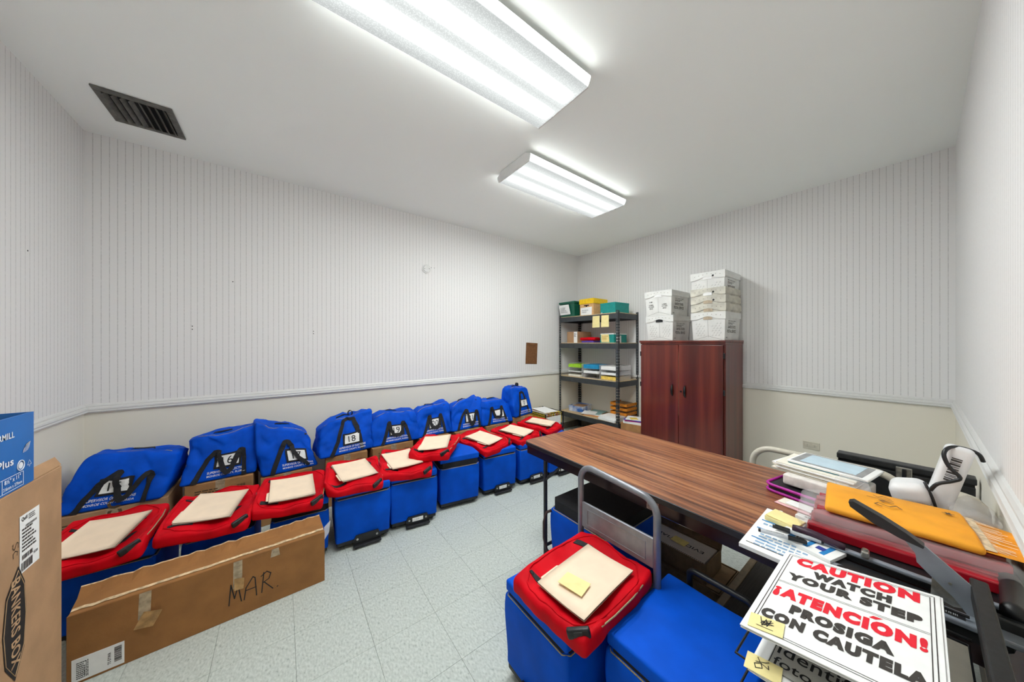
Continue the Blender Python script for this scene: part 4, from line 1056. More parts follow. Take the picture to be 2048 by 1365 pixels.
# ================================================================== tall carton and blue paper carton at the left
bb = thing('tall_carton', 'tall brown carton with a black hexagon logo at the left edge', 'carton', (-.85, 1.63, 0))
m = MB().bbox((-.21, -.25, 0), (.21, .25, .955), .004); m.build('body', KRAFT3, bb)
MB().sheet((.205, -.25, .955), (.205, .25, .955), (.19, .252, .985), (.185, -.25, .985), .004).build('top_flap', KRAFT3, bb)
F2 = lambda y, z, o=.0012: Vector((.21+o, y-1.63, z))
hx = [F2(1.592, .655), F2(1.645, .722), F2(1.674, .66), F2(1.682, .56), F2(1.672, .46), F2(1.63, .385), F2(1.588, .45), F2(1.578, .55)]
MB().add(hx, [tuple(range(7, -1, -1))]).build('logo', INK, bb)
KP = mat('kraft_print', 'c09c76', .85)
pr = MB(); write(pr, 'BANKERS BOX', F2(1.612, .690, .002), (0,0,-1), (0,1,0), .262, .040, .02); pr.build('lettering', KP, bb)
MB().tube([p+Vector((.0003, 0, 0))+(Vector(F2(1.63, .555))-p)*.08 for p in hx], .0010, 5, closed=True).build('logo_border', KP, bb)
lb = MB().add([F2(1.650, .690), F2(1.745, .690), F2(1.745, .868), F2(1.650, .868)], [(0,1,2,3)]).build('shipping_label', WHITE, bb)
pr = MB(); write(pr, 'Quill', F2(1.658, .848, .002), (0,1,0), (0,0,1), .026, .014, .02)
lines_print(pr, F2(1.660, .755, .002), (0,1,0), (0,0,1), .07, .075, 7, 0, 3); bars(pr, F2(1.655, .696, .002), (0,1,0), (0,0,1), .055, .026, 20, 0, 8); bars(pr, F2(1.660, .730, .002), (0,1,0), (0,0,1), .05, .014, 20, 0, 9); bars(pr, F2(1.675, .826, .002), (0,1,0), (0,0,1), .055, .007, 40, 0, 2)
write(pr, '5200', F2(1.715, .722, .002), (0,1,0), (0,0,1), .02, .008, .02); lines_print(pr, F2(1.69, .845, .002), (0,1,0), (0,0,1), .045, .018, 3, 0, 13)
pr.build('print', INKG, lb)
scribble(MB(), [[(.8,1),(.3,1.05),(.1,.8),(.5,.55),(.8,.35),(.5,.1),(.1,.15)], [(1.6,.8),(1.2,.9),(1.0,.5),(1.2,.15),(1.7,.2)]], F2(1.618, .80), (0,0,-1), (0,1,0), .026, .002).build('handwriting', INK, bb)

bl = thing('paper_carton', 'open blue printed paper carton on top of the tall carton', 'carton', (-.84, 1.51, .987))
bl.location = (-.84, 1.51, .957)
PBLUE = mat('printed_blue_card', '1567b4', .5, var=.05, scale=5)
m = hollow(.40, .42, .222, 0, .005, 1.0); m.build('body', [PBLUE], bl)
m = MB().box((-.194, -.204, .016), (.194, .204, .150)); m.build('inside', KRAFT, bl)
MB().sheet((-.195, -.204, .205), (.195, -.204, .205), (.194, .204, .2), (-.194, .204, .2), .003).build('inner_flap', KRAFT2, bl)
G = lambda y, z, o=.0012: Vector((.20+o, y-1.51, z-.957))
pr = MB()
write(pr, 'HAMMERMILL', G(1.472, 1.118, .0015), (0,1,0), (0,0,1), .155, .018, .02)
write(pr, 'Copy Plus', G(1.448, 1.030, .0015), (0,1,0), (0,0,1), .175, .030, .02)
write(pr, 'ACID FREE', G(1.49, 1.008, .0015), (0,1,0), (0,0,1), .075, .009, .02)
write(pr, '5000', G(1.52, .975, .0015), (0,1,0), (0,0,1), .045, .016, .02)
write(pr, '8½" x 11"', G(1.585, .988, .0015), (0,1,0), (0,0,1), .07, .013, .015)
write(pr, '216mm x 279mm', G(1.580, .970, .0015), (0,1,0), (0,0,1), .08, .010, .015)
for (y0, y1, z0, z1) in ((1.575, 1.577, .964, 1.004), (1.665, 1.667, .964, 1.004), (1.50, 1.667, .963, .9645), (1.50, 1.667, 1.004, 1.0055)):
    pr.add([G(y0, z0, .0015), G(y1, z0, .0015), G(y1, z1, .0015), G(y0, z1, .0015)], [(0,1,2,3)])
# leaf and ring emblems
for k in range(5):
    sc = 1-.17*k
    scribble(pr, [[(0,0),(.15,.3),(.4,.5),(.75,.55),(.95,.75)], [(0,0),(.3,.02),(.6,.1),(.8,.3),(.95,.75)]], G(1.665+.003*k, 1.062+.004*k, .0015), (0,1,0), (0,0,1), .036*sc, .0012)
a = [G(1.655+.015*math.cos(2*PI*k/20), 1.025+.015*math.sin(2*PI*k/20), .0015) for k in range(20)]; pr.tube(a, .0015, 4, closed=True)
a = [G(1.655+.010*math.cos(2*PI*k/20), 1.025+.010*math.sin(2*PI*k/20), .0015) for k in range(20)]; pr.add(a, [tuple(range(20))])
scribble(pr, [[(0,.3),(.4,.3),(.4,0),(.6,0),(.6,.3),(1,.3),(.5,1),(0,.3)]], G(1.685, 1.01, .0015), (0,1,0), (0,0,1), .020, .0012)
pr.build('lettering', INKW, bl)

# ================================================================== folding table
TZ = .74
TM = Matrix.Translation((1.680, .732, 0)) @ Matrix.Rotation(math.radians(-1.6), 4, 'Z')
tb = thing('folding_table', 'long folding table with a walnut laminate top and black edge', 'table', (1.680, .732, 0), -1.6)
tw, tl = .395, .872
def rr(a, b, r, n=4):
    out = []
    for (sx, sy, a0) in ((1, 1, 0), (-1, 1, PI/2), (-1, -1, PI), (1, -1, 1.5*PI)):
        for k in range(n+1): q = a0+PI/2*k/n; out.append((sx*(a-r)+r*math.cos(q), sy*(b-r)+r*math.sin(q)))
    return out
MB().prism(rr(tw-.006, tl-.006, .04), TZ-.020, TZ).build('top', WALNUT, tb)
m = MB(); o1 = rr(tw, tl, .045); o2 = rr(tw-.006, tl-.006, .04); n = len(o1)
vs = [(x, y, TZ-.002) for x, y in o1]+[(x, y, TZ-.024) for x, y in o1]+[(x, y, TZ-.0005) for x, y in o2]+[(x, y, TZ-.024) for x, y in o2]
fs = []
for k in range(n):
    j = (k+1) % n; fs += [(k, k+n, j+n, j), (k, j, j+2*n, k+2*n), (k+n, k+3*n, j+3*n, j+n)]
m.add(vs, fs).build('edge_trim', BLKP, tb)
APR = mat('bronze_apron', '3a2a2c', .22, metal=.6, var=.2, scale=4)
for (a, b) in (((-tw+.02, -tl+.02, TZ-.082), (-tw+.024, tl-.02, TZ-.024)), ((tw-.024, -tl+.02, TZ-.082), (tw-.02, tl-.02, TZ-.024)), ((-tw+.024, tl-.024, TZ-.082), (tw-.024, tl-.02, TZ-.024)), ((-tw+.024, -tl+.02, TZ-.082), (tw-.024, -tl+.024, TZ-.024))):
    MB().box(a, b).build('apron', APR, tb)
MB().box((-tw+.0192, -.065, TZ-.078), (-tw+.0199, -.010, TZ-.036)).build('sticker', mat('worn_sticker', '9a7f74', .7, var=.3, scale=120), tb)
for sy in (1, -1):
    yy = sy*(tl-.17)
    for sx in (-1, 1):
        MB().cyl((sx*(tw-.05), yy, 0), (sx*(tw-.05), yy, TZ-.03), .0125, 12).build('leg', DKG, tb)
    MB().cyl((-tw+.05, yy, .10), (tw-.05, yy, .10), .010, 10).build('cross_bar', DKG, tb)
    MB().cyl((0, yy, .10), (0, yy-sy*.35, TZ-.05), .009, 10).build('brace', DKG, tb)
    MB().cyl((-tw+.05, yy, TZ-.22), (-tw+.05, yy-sy*.17, TZ-.06), .008, 10).build('brace', DKG, tb)

# ================================================================== grey hand cart standing behind the red pouch
t = thing('hand_cart', 'grey tubular cart handle with a pressed panel in front of the table', 'cart', (1.20, .825, 0))
r = .07
pts = [(0, .195, .05), (0, .195, .79-r)]+arc((0, .195-r, .79-r), r, 0, PI/2, 8, (0,1,0))[1:]+arc((0, -.195+r, .77-r), r, PI/2, PI, 8, (0,1,0))+[(0, -.195, .05)]
MB().tube(pts, .0145, 14).build('handle', GREY, t)
pn = MB().bbox((-.007, -.184, .490), (.007, .184, .612), .004).build('panel', GREY, t)
m = MB()
for (y0, y1, z0, z1) in ((-.150, .150, .583, .587), (-.150, .150, .510, .514), (-.150, -.146, .514, .583), (.146, .150, .514, .583)): m.bbox((-.0095, y0, z0), (-.006, y1, z1), .001)
m.build('pressed_border', GREY, pn)
MB().bbox((-.02, -.215, .030), (.02, .215, .060), .006).build('axle_beam', BLKM, t)
for sy in (-1, 1): MB().cyl((0, sy*.205, .05), (0, sy*.235, .05), .05, 20).build('wheel', BLKP, t)

# ================================================================== beige platform cart under and behind the table
t = thing('platform_cart', 'beige platform cart with a black deck pushed under the table', 'cart', (1.97, .30, 0))
MB().bbox((-.42, -.235, .170), (.33, .235, .198), .003).build('deck', mat('ribbed_rubber', '2a2622', .7, var=.2, scale=6, stretch=(1,30,1), bump=.5, bscale=20), t)
TAN = mat('tan_edge', '7d6c52', .5, var=.08)
for a, b in (((-.43, .2355, .150), (.34, .268, .202)), ((-.43, -.268, .150), (.34, -.2355, .202)), ((-.46, -.268, .150), (-.4305, .268, .202)), ((.3405, -.268, .150), (.37, .268, .202))):
    MB().bbox(a, b, .006).build('deck_edge', TAN, t)
r = .10; z1 = .772
pts = [(.345, .315, .20), (.345, .315, z1-r)]+arc((.345, .315-r, z1-r), r, 0, PI/2, 10, (0,1,0))[1:]+arc((.345, -.265+r, z1-r), r, PI/2, PI, 10, (0,1,0))+[(.345, -.265, .20)]
MB().tube(pts, .0165, 14).build('handle', BEIGE, t)
for sx in (-.36, .26):
    for sy in (-.19, .19): MB().cyl((sx, sy-.015, .075), (sx, sy+.015, .075), .075, 18).build('wheel', BLKP, t); MB().bbox((sx-.02, sy-.03, .13), (sx+.02, sy+.03, .17), .004).build('caster', STEEL, t)

# dark metal case behind the table
t = thing('metal_case', 'thin dark grey metal case with a silver latch standing behind the table', 'case', (2.47, .055, 0), 0)
MB().bbox((-.03, -.205, 0), (.03, .215, .76), .004).build('body', DKG, t)
MB().bbox((-.036, -.208, .772), (.034, .218, .80), .004).build('lid', DKG, t)
MB().bbox((-.028, -.203, .76), (.028, .213, .772), .001).build('seam', BLKM, t)
lt = MB().bbox((-.042, -.035, .68), (-.0305, .015, .79), .003).build('latch', STEEL, t)
MB().bbox((-.048, -.018, .695), (-.041, -.004, .785), .003).build('latch_tongue', BLKP, lt)

# beige domed cover by the front wall
t = thing('domed_cover', 'beige domed plastic cover by the front wall behind the scanner', 'cover', (2.005, -.088, TZ+.0008))
m = MB(); k = 24; rings = [(.066, 0), (.068, .012), (.066, .05), (.058, .078), (.042, .096), (.020, .104)]
vs = [(rr_*math.cos(2*PI*i/k), rr_*math.sin(2*PI*i/k), zz) for rr_, zz in rings for i in range(k)]
m.add(vs, [(a_*k+i, a_*k+(i+1) % k, (a_+1)*k+(i+1) % k, (a_+1)*k+i) for a_ in range(5) for i in range(k)]+[tuple(range(k-1, -1, -1)), tuple(range(5*k, 6*k))], 0, True).build('dome', BEIGE, t)
MB().tube([(.0705*math.cos(2*PI*i/k), .0705*math.sin(2*PI*i/k), .010) for i in range(k)], .004, 6, closed=True).build('rim', BEIGE, t)

# ================================================================== open cartons under the table
t = thing('document_tray', 'open cardboard tray of printed cards under the table', 'box', (1.843, .838, .155), 0)
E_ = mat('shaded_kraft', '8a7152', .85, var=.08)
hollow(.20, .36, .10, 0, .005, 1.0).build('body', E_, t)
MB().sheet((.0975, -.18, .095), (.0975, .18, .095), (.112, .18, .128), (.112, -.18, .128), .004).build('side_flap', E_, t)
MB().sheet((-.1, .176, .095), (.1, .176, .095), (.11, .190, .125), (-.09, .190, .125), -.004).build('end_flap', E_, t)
cdb = MB().bbox((-.085, -.165, .006), (.090, .165, .094), .002).build('card_stack', mat('grey_card', 'b9b0a8', .8, var=.03), t)
pr = MB(); write(pr, 'EVIDENTIAL', (.012, -.130, .0948), (0,1,0), (-1,0,0), .25, .026, .015); pr.build('lettering', INK, cdb)
o = MB().sheet((-.03, -.04, .0955), (.03, -.045, .0955), (.035, .035, .0965), (-.025, .04, .0965), .0008).build('note', mat('dull_yellow_note', 'd6c375', .8), cdb)
for k in range(34):
    MB().bbox((-.098, -.162+.0098*k, .050), (-.086, -.157+.0098*k, .099), .001).build('binding_ring', BLKP, t)
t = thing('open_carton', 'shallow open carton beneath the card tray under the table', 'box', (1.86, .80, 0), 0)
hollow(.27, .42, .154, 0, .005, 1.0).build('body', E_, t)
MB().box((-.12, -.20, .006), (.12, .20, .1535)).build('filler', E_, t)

# ================================================================== things on the table
# ballots and forms at the near edge
def sheetobj(name, label, c, z, w, d, rz, m_, t_=.001, cat='paper', curl=0):
    t = thing(name, label, cat, (c[0], c[1], z), rz)
    MB().bbox((-w/2, -d/2, 0), (w/2, d/2, t_), min(.0004, t_*.4)).build('sheet', m_, t); return t
BLU = mat('blue_ink', '1f7fc0', .7); NAVY = mat('navy_ink', '27358f', .7)
t = sheetobj('form_stack', 'stack of blue printed ballot forms hanging over the table edge', (1.355, .255), TZ+.0008, .335, .200, 1, WHITE, .012, 'papers')
pr = MB(); zf = .0126
lines_print(pr, (-.14, .07, zf), (0,-1,0), (1,0,0), .13, .10, 5, 0, 4); lines_print(pr, (.02, .08, zf), (0,-1,0), (1,0,0), .14, .13, 5, 0, 6)
pr.build('print', mat('pale_blue_ink', '8fb0cf', .7), t)
for (a, b) in (((-.095, .085), (-.09, .04)), ((-.02, .088), (-.014, .03)), ((.05, .09), (.056, .04)), ((-.14, .088), (-.137, -.085))):
    MB().box((a[0], b[1], zf-.0003), (b[0], a[1], zf+.0004)).build('blue_bar', BLU if a[0] > -.13 else INKG, t)
t = sheetobj('form_stack', 'white and blue form booklet lying under the marker pens', (1.40, .200), TZ+.0135, .205, .150, -16, WHITE, .010, 'papers')
for yy in (-.055, -.015, .03):
    MB().box((-.09, yy, .0101), (.09, yy+.012, .0106)).build('blue_bar', BLU, t)
for (xx, yy) in ((-.07, -.045), (.055, .0)):
    q = MB().box((xx, yy, .0101), (xx+.022, yy+.02, .0107)).build('logo_square', NAVY, t)
lines_print(MB(), (-.06, .05, .0105), (0,-1,0), (1,0,0), .06, .1, 6, 0, 7).build('print', INKG, t)
t = thing('sticky_pad', 'thick pale yellow sticky note pad on the forms', 'sticky pad', (1.445, .290, TZ+.013), -10)
MB().bbox((-.038, -.045, 0), (.038, .045, .016), .001).build('pad', YEL, t)
MB().sheet((-.036, -.044, .0163), (.036, -.044, .0163), (.036, .043, .021), (-.036, .043, .019), .0005).build('top_note', YEL, t)
def marker(label, p, q):
    t = thing('marker_pen', label, 'marker', p, 0, 'marker pens on the forms')
    d = Vector(q)-Vector(p); L = d.length; t.rotation_euler = (0, 0, math.atan2(d.y, d.x))
    MB().cyl((.043, 0, 0), (L-.006, 0, 0), .0062, 16).build('barrel', mat('silver_white_barrel', 'c9ccd0', .4), t)
    MB().cyl((0, 0, 0), (.045, 0, 0), .0058, 16, r2=.0068).build('cap', BLKP, t)
    MB().bbox((.006, -.0015, .005), (.044, .0015, .0095), .001).build('clip', BLKP, t)
    MB().cyl((L-.006, 0, 0), (L, 0, 0), .0062, 16, r2=.005).build('end_plug', BLKP, t)
    write(MB(), 'PERMANENT', (.055, -.0025, .0066), (1,0,0), (0,1,0), .045, .005, .01).build('lettering', INKG, t)
marker('white marker pen with its black cap to the left, upper one', (1.345, .302, TZ+.0325), (1.362, .180, TZ+.0325))
marker('white marker pen with its black cap to the right, lower one', (1.318, .212, TZ+.0325), (1.280, .325, TZ+.0325))

# tablets and papers at the middle of the table
t = thing('tablet_case', 'black tablet in a magenta rimmed case at the bottom of the pile', 'tablet', (1.850, .275, TZ+.001), -12)
MAG = mat('magenta_rubber', 'b4189a', .4)
MB().prism(rr(.135, .115, .03), 0, .030).build('case_body', BLKP, t)
for zz in (.006, .031):
    m = MB(); m.tube([(x, y, zz) for x, y in rr(.137, .117, .03)], .006, 8, closed=True); m.build('magenta_rim', MAG, t)
t = thing('device_box', 'white plastic box with a slanted front under the tablet', 'box', (1.865, .235, TZ+.038), -8)
MB().bbox((-.11, -.115, 0), (.11, .115, .045), .008, n=2).build('body', mat('ivory_plastic', 'e6e0da', .5), t)
MB().box((-.1108, -.085, .008), (-.1102, -.045, .038)).build('label', WHITE, t)
t = thing('paper_bundle', 'fanned bundle of white papers sticking out under the tablet', 'papers', (1.90, .255, TZ+.0842), 0)
for k in range(7):
    o = MB().bbox((-.10, -.125, 0), (.10, .125, .0045), .0006).build('sheet', WHITE if k % 3 else CREAM, t); o.location = (.01*math.sin(k*2.1), .008*math.cos(k*1.7)+.01, .0047*k); o.rotation_euler = (0, 0, math.radians(-10+2.5*math.sin(k*1.3)))
t = thing('tablet', 'white tablet with a pale blue screen lying on the paper pile', 'tablet', (1.915, .225, TZ+.118), -9)
MB().bbox((-.095, -.125, .003), (.095, .125, .013), .004, n=2).build('body', WHITE, t)
MB().bbox((-.092, -.122, 0), (.092, .122, .003), .001).build('teal_sleeve', mat('teal_plastic', '1c7f9c', .4), t)
MB().bbox((-.085, -.105, .0128), (.085, .115, .0138), .0004).build('bezel', mat('grey_bezel', '9b9c9c', .5), t)
MB().bbox((-.070, -.085, .0137), (.070, .088, .0145), .0003).build('screen', mat('pale_blue_screen', 'c3dcea', .15, var=.02), t)
paper_pile('pink_papers', 'pink and white slips below the magenta tablet case', (1.645, .275, TZ+.0008), -12, [(.07,.16,.004,mat('pink_paper','e8b8bc',.8),0,0,0), (.06,.15,.003,CREAM,.012,0,3), (.05,.14,.003,WHITE,.004,-.02,-3)])
t = thing('label_roll', 'small white plastic stick lying on the table by the red bundle', 'stick', (1.545, .225, TZ+.0088), -12)
MB().bbox((-.014, -.055, -.008), (.014, .055, .008), .004, n=2).build('body', WHITE, t)
lines_print(MB(), (-.008, .03, .0084), (0,-1,0), (1,0,0), .05, .014, 2, 0, 3).build('print', INKG, t)
o = MB().cyl((1.600, .250, TZ+.012), (1.625, .150, TZ+.016), .0035, 8).build('red_pen', mat('red_plastic', 'c41420', .35)); tag(o, 'thin red pen poking out from the clear bag', 'pen')
o = soft((.008, .010, .003), .0014, (2,2,1)).build('paper_crumb', WHITE); o.location = (1.56, .325, TZ); tag(o, 'tiny white scrap of paper on the bare table top', 'scrap')

# red sealed bundles in a clear bag
def bundle(label, c, size, rz, z, tilt=0):
    t = thing('red_bundle', label, 'seal bundle', (c[0], c[1], z), rz, 'bundles of red plastic seals'); x, y, hh = size
    t.rotation_euler = (math.radians(tilt), 0, math.radians(rz))
    n = 6
    for k in range(n):
        w_ = x/n
        o = MB().bbox((-x/2+w_*k, -y/2+.004*math.sin(k*2.3), 0), (-x/2+w_*(k+.94), y/2+.006*math.cos(k*1.9), hh*(.86+.14*math.sin(k*1.7))), .004).build('seal_strip', mat('dark_red_plastic', 'a80f22', .22, var=.2, scale=14, stretch=(1,.2,1), coat=.4), t)
    return t
bundle('lowest bundle of red plastic seals under the orange envelope', (1.535, .045, 0), (.21, .37, .034), 4, TZ+.0255)
bundle('upper bundle of red plastic seals right under the orange envelope', (1.57, .045, 0), (.20, .36, .030), 7, TZ+.061)
def fnb(x, y, z):
    d = noise.noise(Vector((x*11, y*11, z*9)))*.014+noise.noise(Vector((x*28, y*28, z*20)))*.006
    return (x+d, y+d, max(.0, z+d*.6))
o = soft((.27, .43, .062), .025, (14, 20, 3), fnb, 3).build('plastic_bag', BAG); o.location = (1.575, .055, TZ+.0262); o.rotation_euler = (0, 0, math.radians(6))
tag(o, 'crinkled clear plastic bag around the red seal bundles', 'plastic bag')
def fnc(x, y, z):
    d = noise.noise(Vector((x*20+4, y*20, z*20)))*.014
    return (x+d, y+d*.8, max(0, z*(1-.4*abs(y)/.05)+d))
o = soft((.16, .09, .05), .018, (8, 8, 4), fnc, 2).build('plastic_wrap', BAG); o.location = (1.79, -.105, TZ+.085); tag(o, 'crumpled clear plastic end of the bag by the front wall', 'plastic bag')
o = soft((.07, .09, .06), .018, (8, 8, 4), fnc, 2).build('plastic_wrap', BAG); o.location = (1.765, .155, TZ+.085); tag(o, 'crumpled clear plastic corner rising before the blue screen', 'plastic bag')

# orange envelope
OR = mat('golden_kraft_envelope', 'f5a522', .65, var=.05, scale=12, bump=.15, bscale=60)
env = thing('padded_envelope', 'large golden yellow envelope with handwriting on the red bundles', 'envelope', (1.60, .055, TZ+.096), 6)
def fne(x, y, z):
    return (x, y, z+.010*math.cos(x*12)*math.cos(y*6)*(z/.02)+.004*noise.noise(Vector((x*13, y*13, z))))
soft((.265, .30, .020), .009, (8, 10, 1), fne, 2).build('body', OR, env)
m = MB().sheet((-.115, -.228, .004), (.09, -.228, .004), (.12, -.144, .010), (-.125, -.144, .010), .0012)
m.build('open_flap', mat('envelope_flap', 'ef9d1a', .65, var=.1, scale=14), env)
MB().sheet((-.115, -.168, .0120), (.110, -.168, .0120), (.115, -.138, .0135), (-.12, -.138, .0135), .0012).build('glue_strip', mat('pale_glue', 'dcc9a8', .7, var=.15, scale=60), env)
m = MB()
rnd = random.Random(3)
for k in range(26):
    xx = -.105+.21*k/25; l = rnd.uniform(.008, .05); z0 = .0118
    m.add([(xx, -.168-l, z0-.003), (xx+.003, -.168-l, z0-.003), (xx+.003, -.166, z0+.0008), (xx, -.166, z0+.0008)], [(0,1,2,3)])
m.build('strokes', mat('torn_white_fibre', 'f6ead0', .8), env)
zt_ = .0335
hw_ = [[(0,.8),(.25,1),(.45,.8),(.1,.45),(.4,.1),(.05,0)], [(.7,.5),(.95,.6),(.75,.1),(1.05,.5),(1.1,0)], [(1.3,1),(1.32,0)], [(1.75,.6),(1.5,.5),(1.8,.2),(1.5,0)]]
def zenv(mb): return mb.map(lambda x, y, z: (x, y, .0215+.0102*math.cos(x*12)*math.cos(y*6)+.0035))
zenv(scribble(MB(), hw_, (-.03, -.02, 0), (1,.25,0), (-.25,1,0), .055, .0032)).build('handwriting', INKG, env)
zenv(scribble(MB(), [[(0,.5),(.3,.9),(.8,.95),(1.2,.7)], [(.45,.5),(.6,.6),(.7,.4),(.85,.6),(.95,.4)]], (.075, -.03, 0), (0,-1,0), (1,0,0), .045, .002).map(lambda x,y,z:(x,y,z))).build('handwriting', mat('faint_brown_ink','8a5a20',.8), env)
zenv(scribble(MB(), [[(0,0),(1,.1)], [(.3,-.4),(.7,.5)], [(.3,.4),(.7,-.4)]], (.05, -.105, 0), (0,-1,0), (1,0,0), .02, .004)).build('handwriting', INKG, env)

# paper trimmers
t = thing('paper_trimmer', 'black paper trimmer with a grey arm and dark purple handle lying closed', 'paper trimmer', (1.50, .075, TZ+.0005), 0)
MB().bbox((-.135, -.215, .004), (.23, .165, .024), .003).build('base_board', BLKP, t)
for sx in (-.11, .2):
    for sy in (-.19, .14): MB().cyl((sx, sy, 0), (sx, sy, .004), .01, 10).build('foot', BLKP, t)
MB().bbox((-.140, -.215, .024), (-.122, .13, .034), .003).build('blade_arm', GREYT, t)
pts = [(-.131, .180-.02*k, .040+.004*math.sin(k*.8)) for k in range(7)]
m = MB(); vs = []; n = len(pts)
for k, p in enumerate(pts):
    w_ = .010+.004*math.sin(PI*k/(n-1)); hh = .011
    for j in range(10): a = 2*PI*j/10; vs.append((p[0]+w_*math.cos(a), p[1], p[2]+hh*math.sin(a)))
m.add(vs, [(k*10+j, k*10+(j+1) % 10, k*10+10+(j+1) % 10, k*10+10+j) for k in range(n-1) for j in range(10)]+[tuple(range(9,-1,-1)), tuple(range((n-1)*10, n*10))], 0, True)
m.build('grip', mat('dark_purple_grip', '3a1f33', .4), t)
MB().bbox((-.147, .012, .032), (-.120, .028, .052), .004, n=2).build('latch', STEEL, t)
MB().cyl((-.1335, .020, .052), (-.1335, .020, .056), .006, 12).build('latch_bolt', STEEL, t)

t = thing('paper_trimmer', 'grey paper trimmer with a ruler bar and its black handled arm raised', 'paper trimmer', (1.305, -.005, TZ+.0005), 0)
MB().bbox((-.052, -.135, .002), (-.004, .160, .016), .004).build('ruler_bar', GREYT, t)
MB().bbox((-.010, -.135, .002), (.048, .160, .010), .002).build('base_board', BLKP, t)
MB().bbox((-.056, -.157, .0), (.05, -.135, .022), .005, n=2).build('end_cap', BLKP, t)
em_ = MB().prism(rr(.020, .028, .015), .0165, .0175); em_.xf(Matrix.Translation((-.030, .120, 0))); em_ = em_.build('emblem', BLKP, t)
pr = MB(); write(pr, 'SL', (-.036, .130, .0182), (0,-1,0), (1,0,0), .020, .014, .02); pr.build('lettering', INKW, em_)
lbp = MB().box((-.042, -.060, .0162), (-.022, .070, .0168)).build('model_plate', BLKP, t)
pr = MB(); bars(pr, (-.039, .066, .0172), (0,-1,0), (1,0,0), .035, .013, 9, 0, 2); bars(pr, (-.036, .020, .0172), (0,-1,0), (1,0,0), .07, .008, 22, 0, 5); pr.build('print', INKW, lbp)
# raised arm: profile in the y-z plane
def slab(poly, x0, x1, m_, nm):
    n = len(poly); vs = [(x0, y, z) for y, z in poly]+[(x1, y, z) for y, z in poly]
    return MB().add(vs, [tuple(range(n)), tuple(range(2*n-1, n-1, -1))]+[(i, i+n, (i+1) % n+n, (i+1) % n) for i in range(n)]).build(nm, m_, t)
ay = .005
ar = slab([(.032+ay, .160), (.012+ay, .152), (-.010+ay, .145), (-.075+ay, .086), (-.095+ay, .062), (-.105+ay, .028), (-.072+ay, .010), (-.050+ay, .044), (-.012+ay, .082), (.004+ay, .100), (.006+ay, .120)], -.008, -.002, GREYT, 'blade_arm')
m = MB().cyl((-.008, -.045+ay, .075), (-.010, -.045+ay, .075), .003, 10); m.build('rivet', STEEL, ar)
hp = [(.118+ay, .196), (.121+ay, .208), (.112+ay, .213), (.060+ay, .190), (.020+ay, .168), (-.008+ay, .148), (-.006+ay, .142), (.030+ay, .150), (.075+ay, .168)]
vs = []; n = len(hp)
hnd = slab(hp, -.018, .008, BLKP, 'grip')
slab([(-.015, .090), (-.012, .030), (-.045, .020), (-.062, .026)], -.004, .0, STEEL, 'guard_plate')
MB().bbox((-.012, -.140, .010), (.010, -.085, .040), .004).build('pivot_block', DKG, t)

# barcode scanner with its cable
t = thing('barcode_scanner', 'white hand held scanner leaning up with a black cable wound round', 'scanner', (1.90, -.035, TZ+.0005), 0)
SCW = mat('white_abs', 'e9e9ea', .35, var=.01)
# rounded head lying low, body rising towards the corner
hd = soft((.12, .095, .080), .030, (3, 3, 3), None, 5); hd.xf(Matrix.Translation((-.035, .045, .070)) @ Matrix.Rotation(math.radians(-15), 4, 'X')); hd.build('head', SCW, t)
bd = soft((.075, .060, .255), .016, (2, 2, 5), lambda x, y, z: (x*(.85+.25*z/.25), y, z), 3)
MR = Matrix.Translation((-.03, .004, .05)) @ Matrix.Rotation(math.radians(13), 4, 'X') @ Matrix.Rotation(math.radians(8), 4, 'Y')
bd.xf(MR); bd.build('body', SCW, t)
m = MB(); bars(m, (-.0455, .012, .13), (0,0,1), (0,-1,0), .085, .022, 16, 0, 6); m.xf(MR); m.build('barcode', INKG, t)
cb = [(-.06, .028, .10), (-.065, .020, .13), (-.062, -.005, .155), (-.060, -.016, .175), (-.060, .012, .20), (-.058, .030, .235), (-.045, .024, .262), (-.02, .0, .272), (.0, -.035, .268), (.012, -.052, .245)]
def smooth(p, k=3):
    p = [Vector(q) for q in p]; out = []
    for i in range(len(p)-1):
        p0, p1, p2, p3 = p[max(i-1, 0)], p[i], p[i+1], p[min(i+2, len(p)-1)]
        for j in range(k):
            u = j/k; out.append(.5*((2*p1)+(p2-p0)*u+(2*p0-5*p1+4*p2-p3)*u*u+(3*p1-p0-3*p2+p3)*u**3))
    return out+[p[-1]]
cm = MB().tube([MR @ Vector((x, y, z-.02)) for x, y, z in smooth(cb, 4)], .0055, 8); cm.tube([MR @ Vector(q) for q in smooth([(-.05, .045, .10), (-.055, .02, .06), (-.050, .005, .03)])], .004, 8)
cm.build('cable', BLKP, t)
MB().bbox((-.085, -.03, 0), (.035, .085, .035), .012, n=2).build('stand', SCW, t)

# loose dark things at the front wall end of the table
t = thing('cable_sleeve', 'black rolled sleeve lying at the far right end of the table', 'sleeve', (1.43, -.135, TZ+.0015), 0)
MB().tube(smooth([(-.12, .008, .05), (-.03, .0, .045), (.06, -.004, .05), (.14, .002, .045)]), .018, 12).build('roll', BLKP, t)
MB().bbox((-.13, -.018, 0), (.15, .018, .028), .006, n=2).build('tray', BLKP, t)

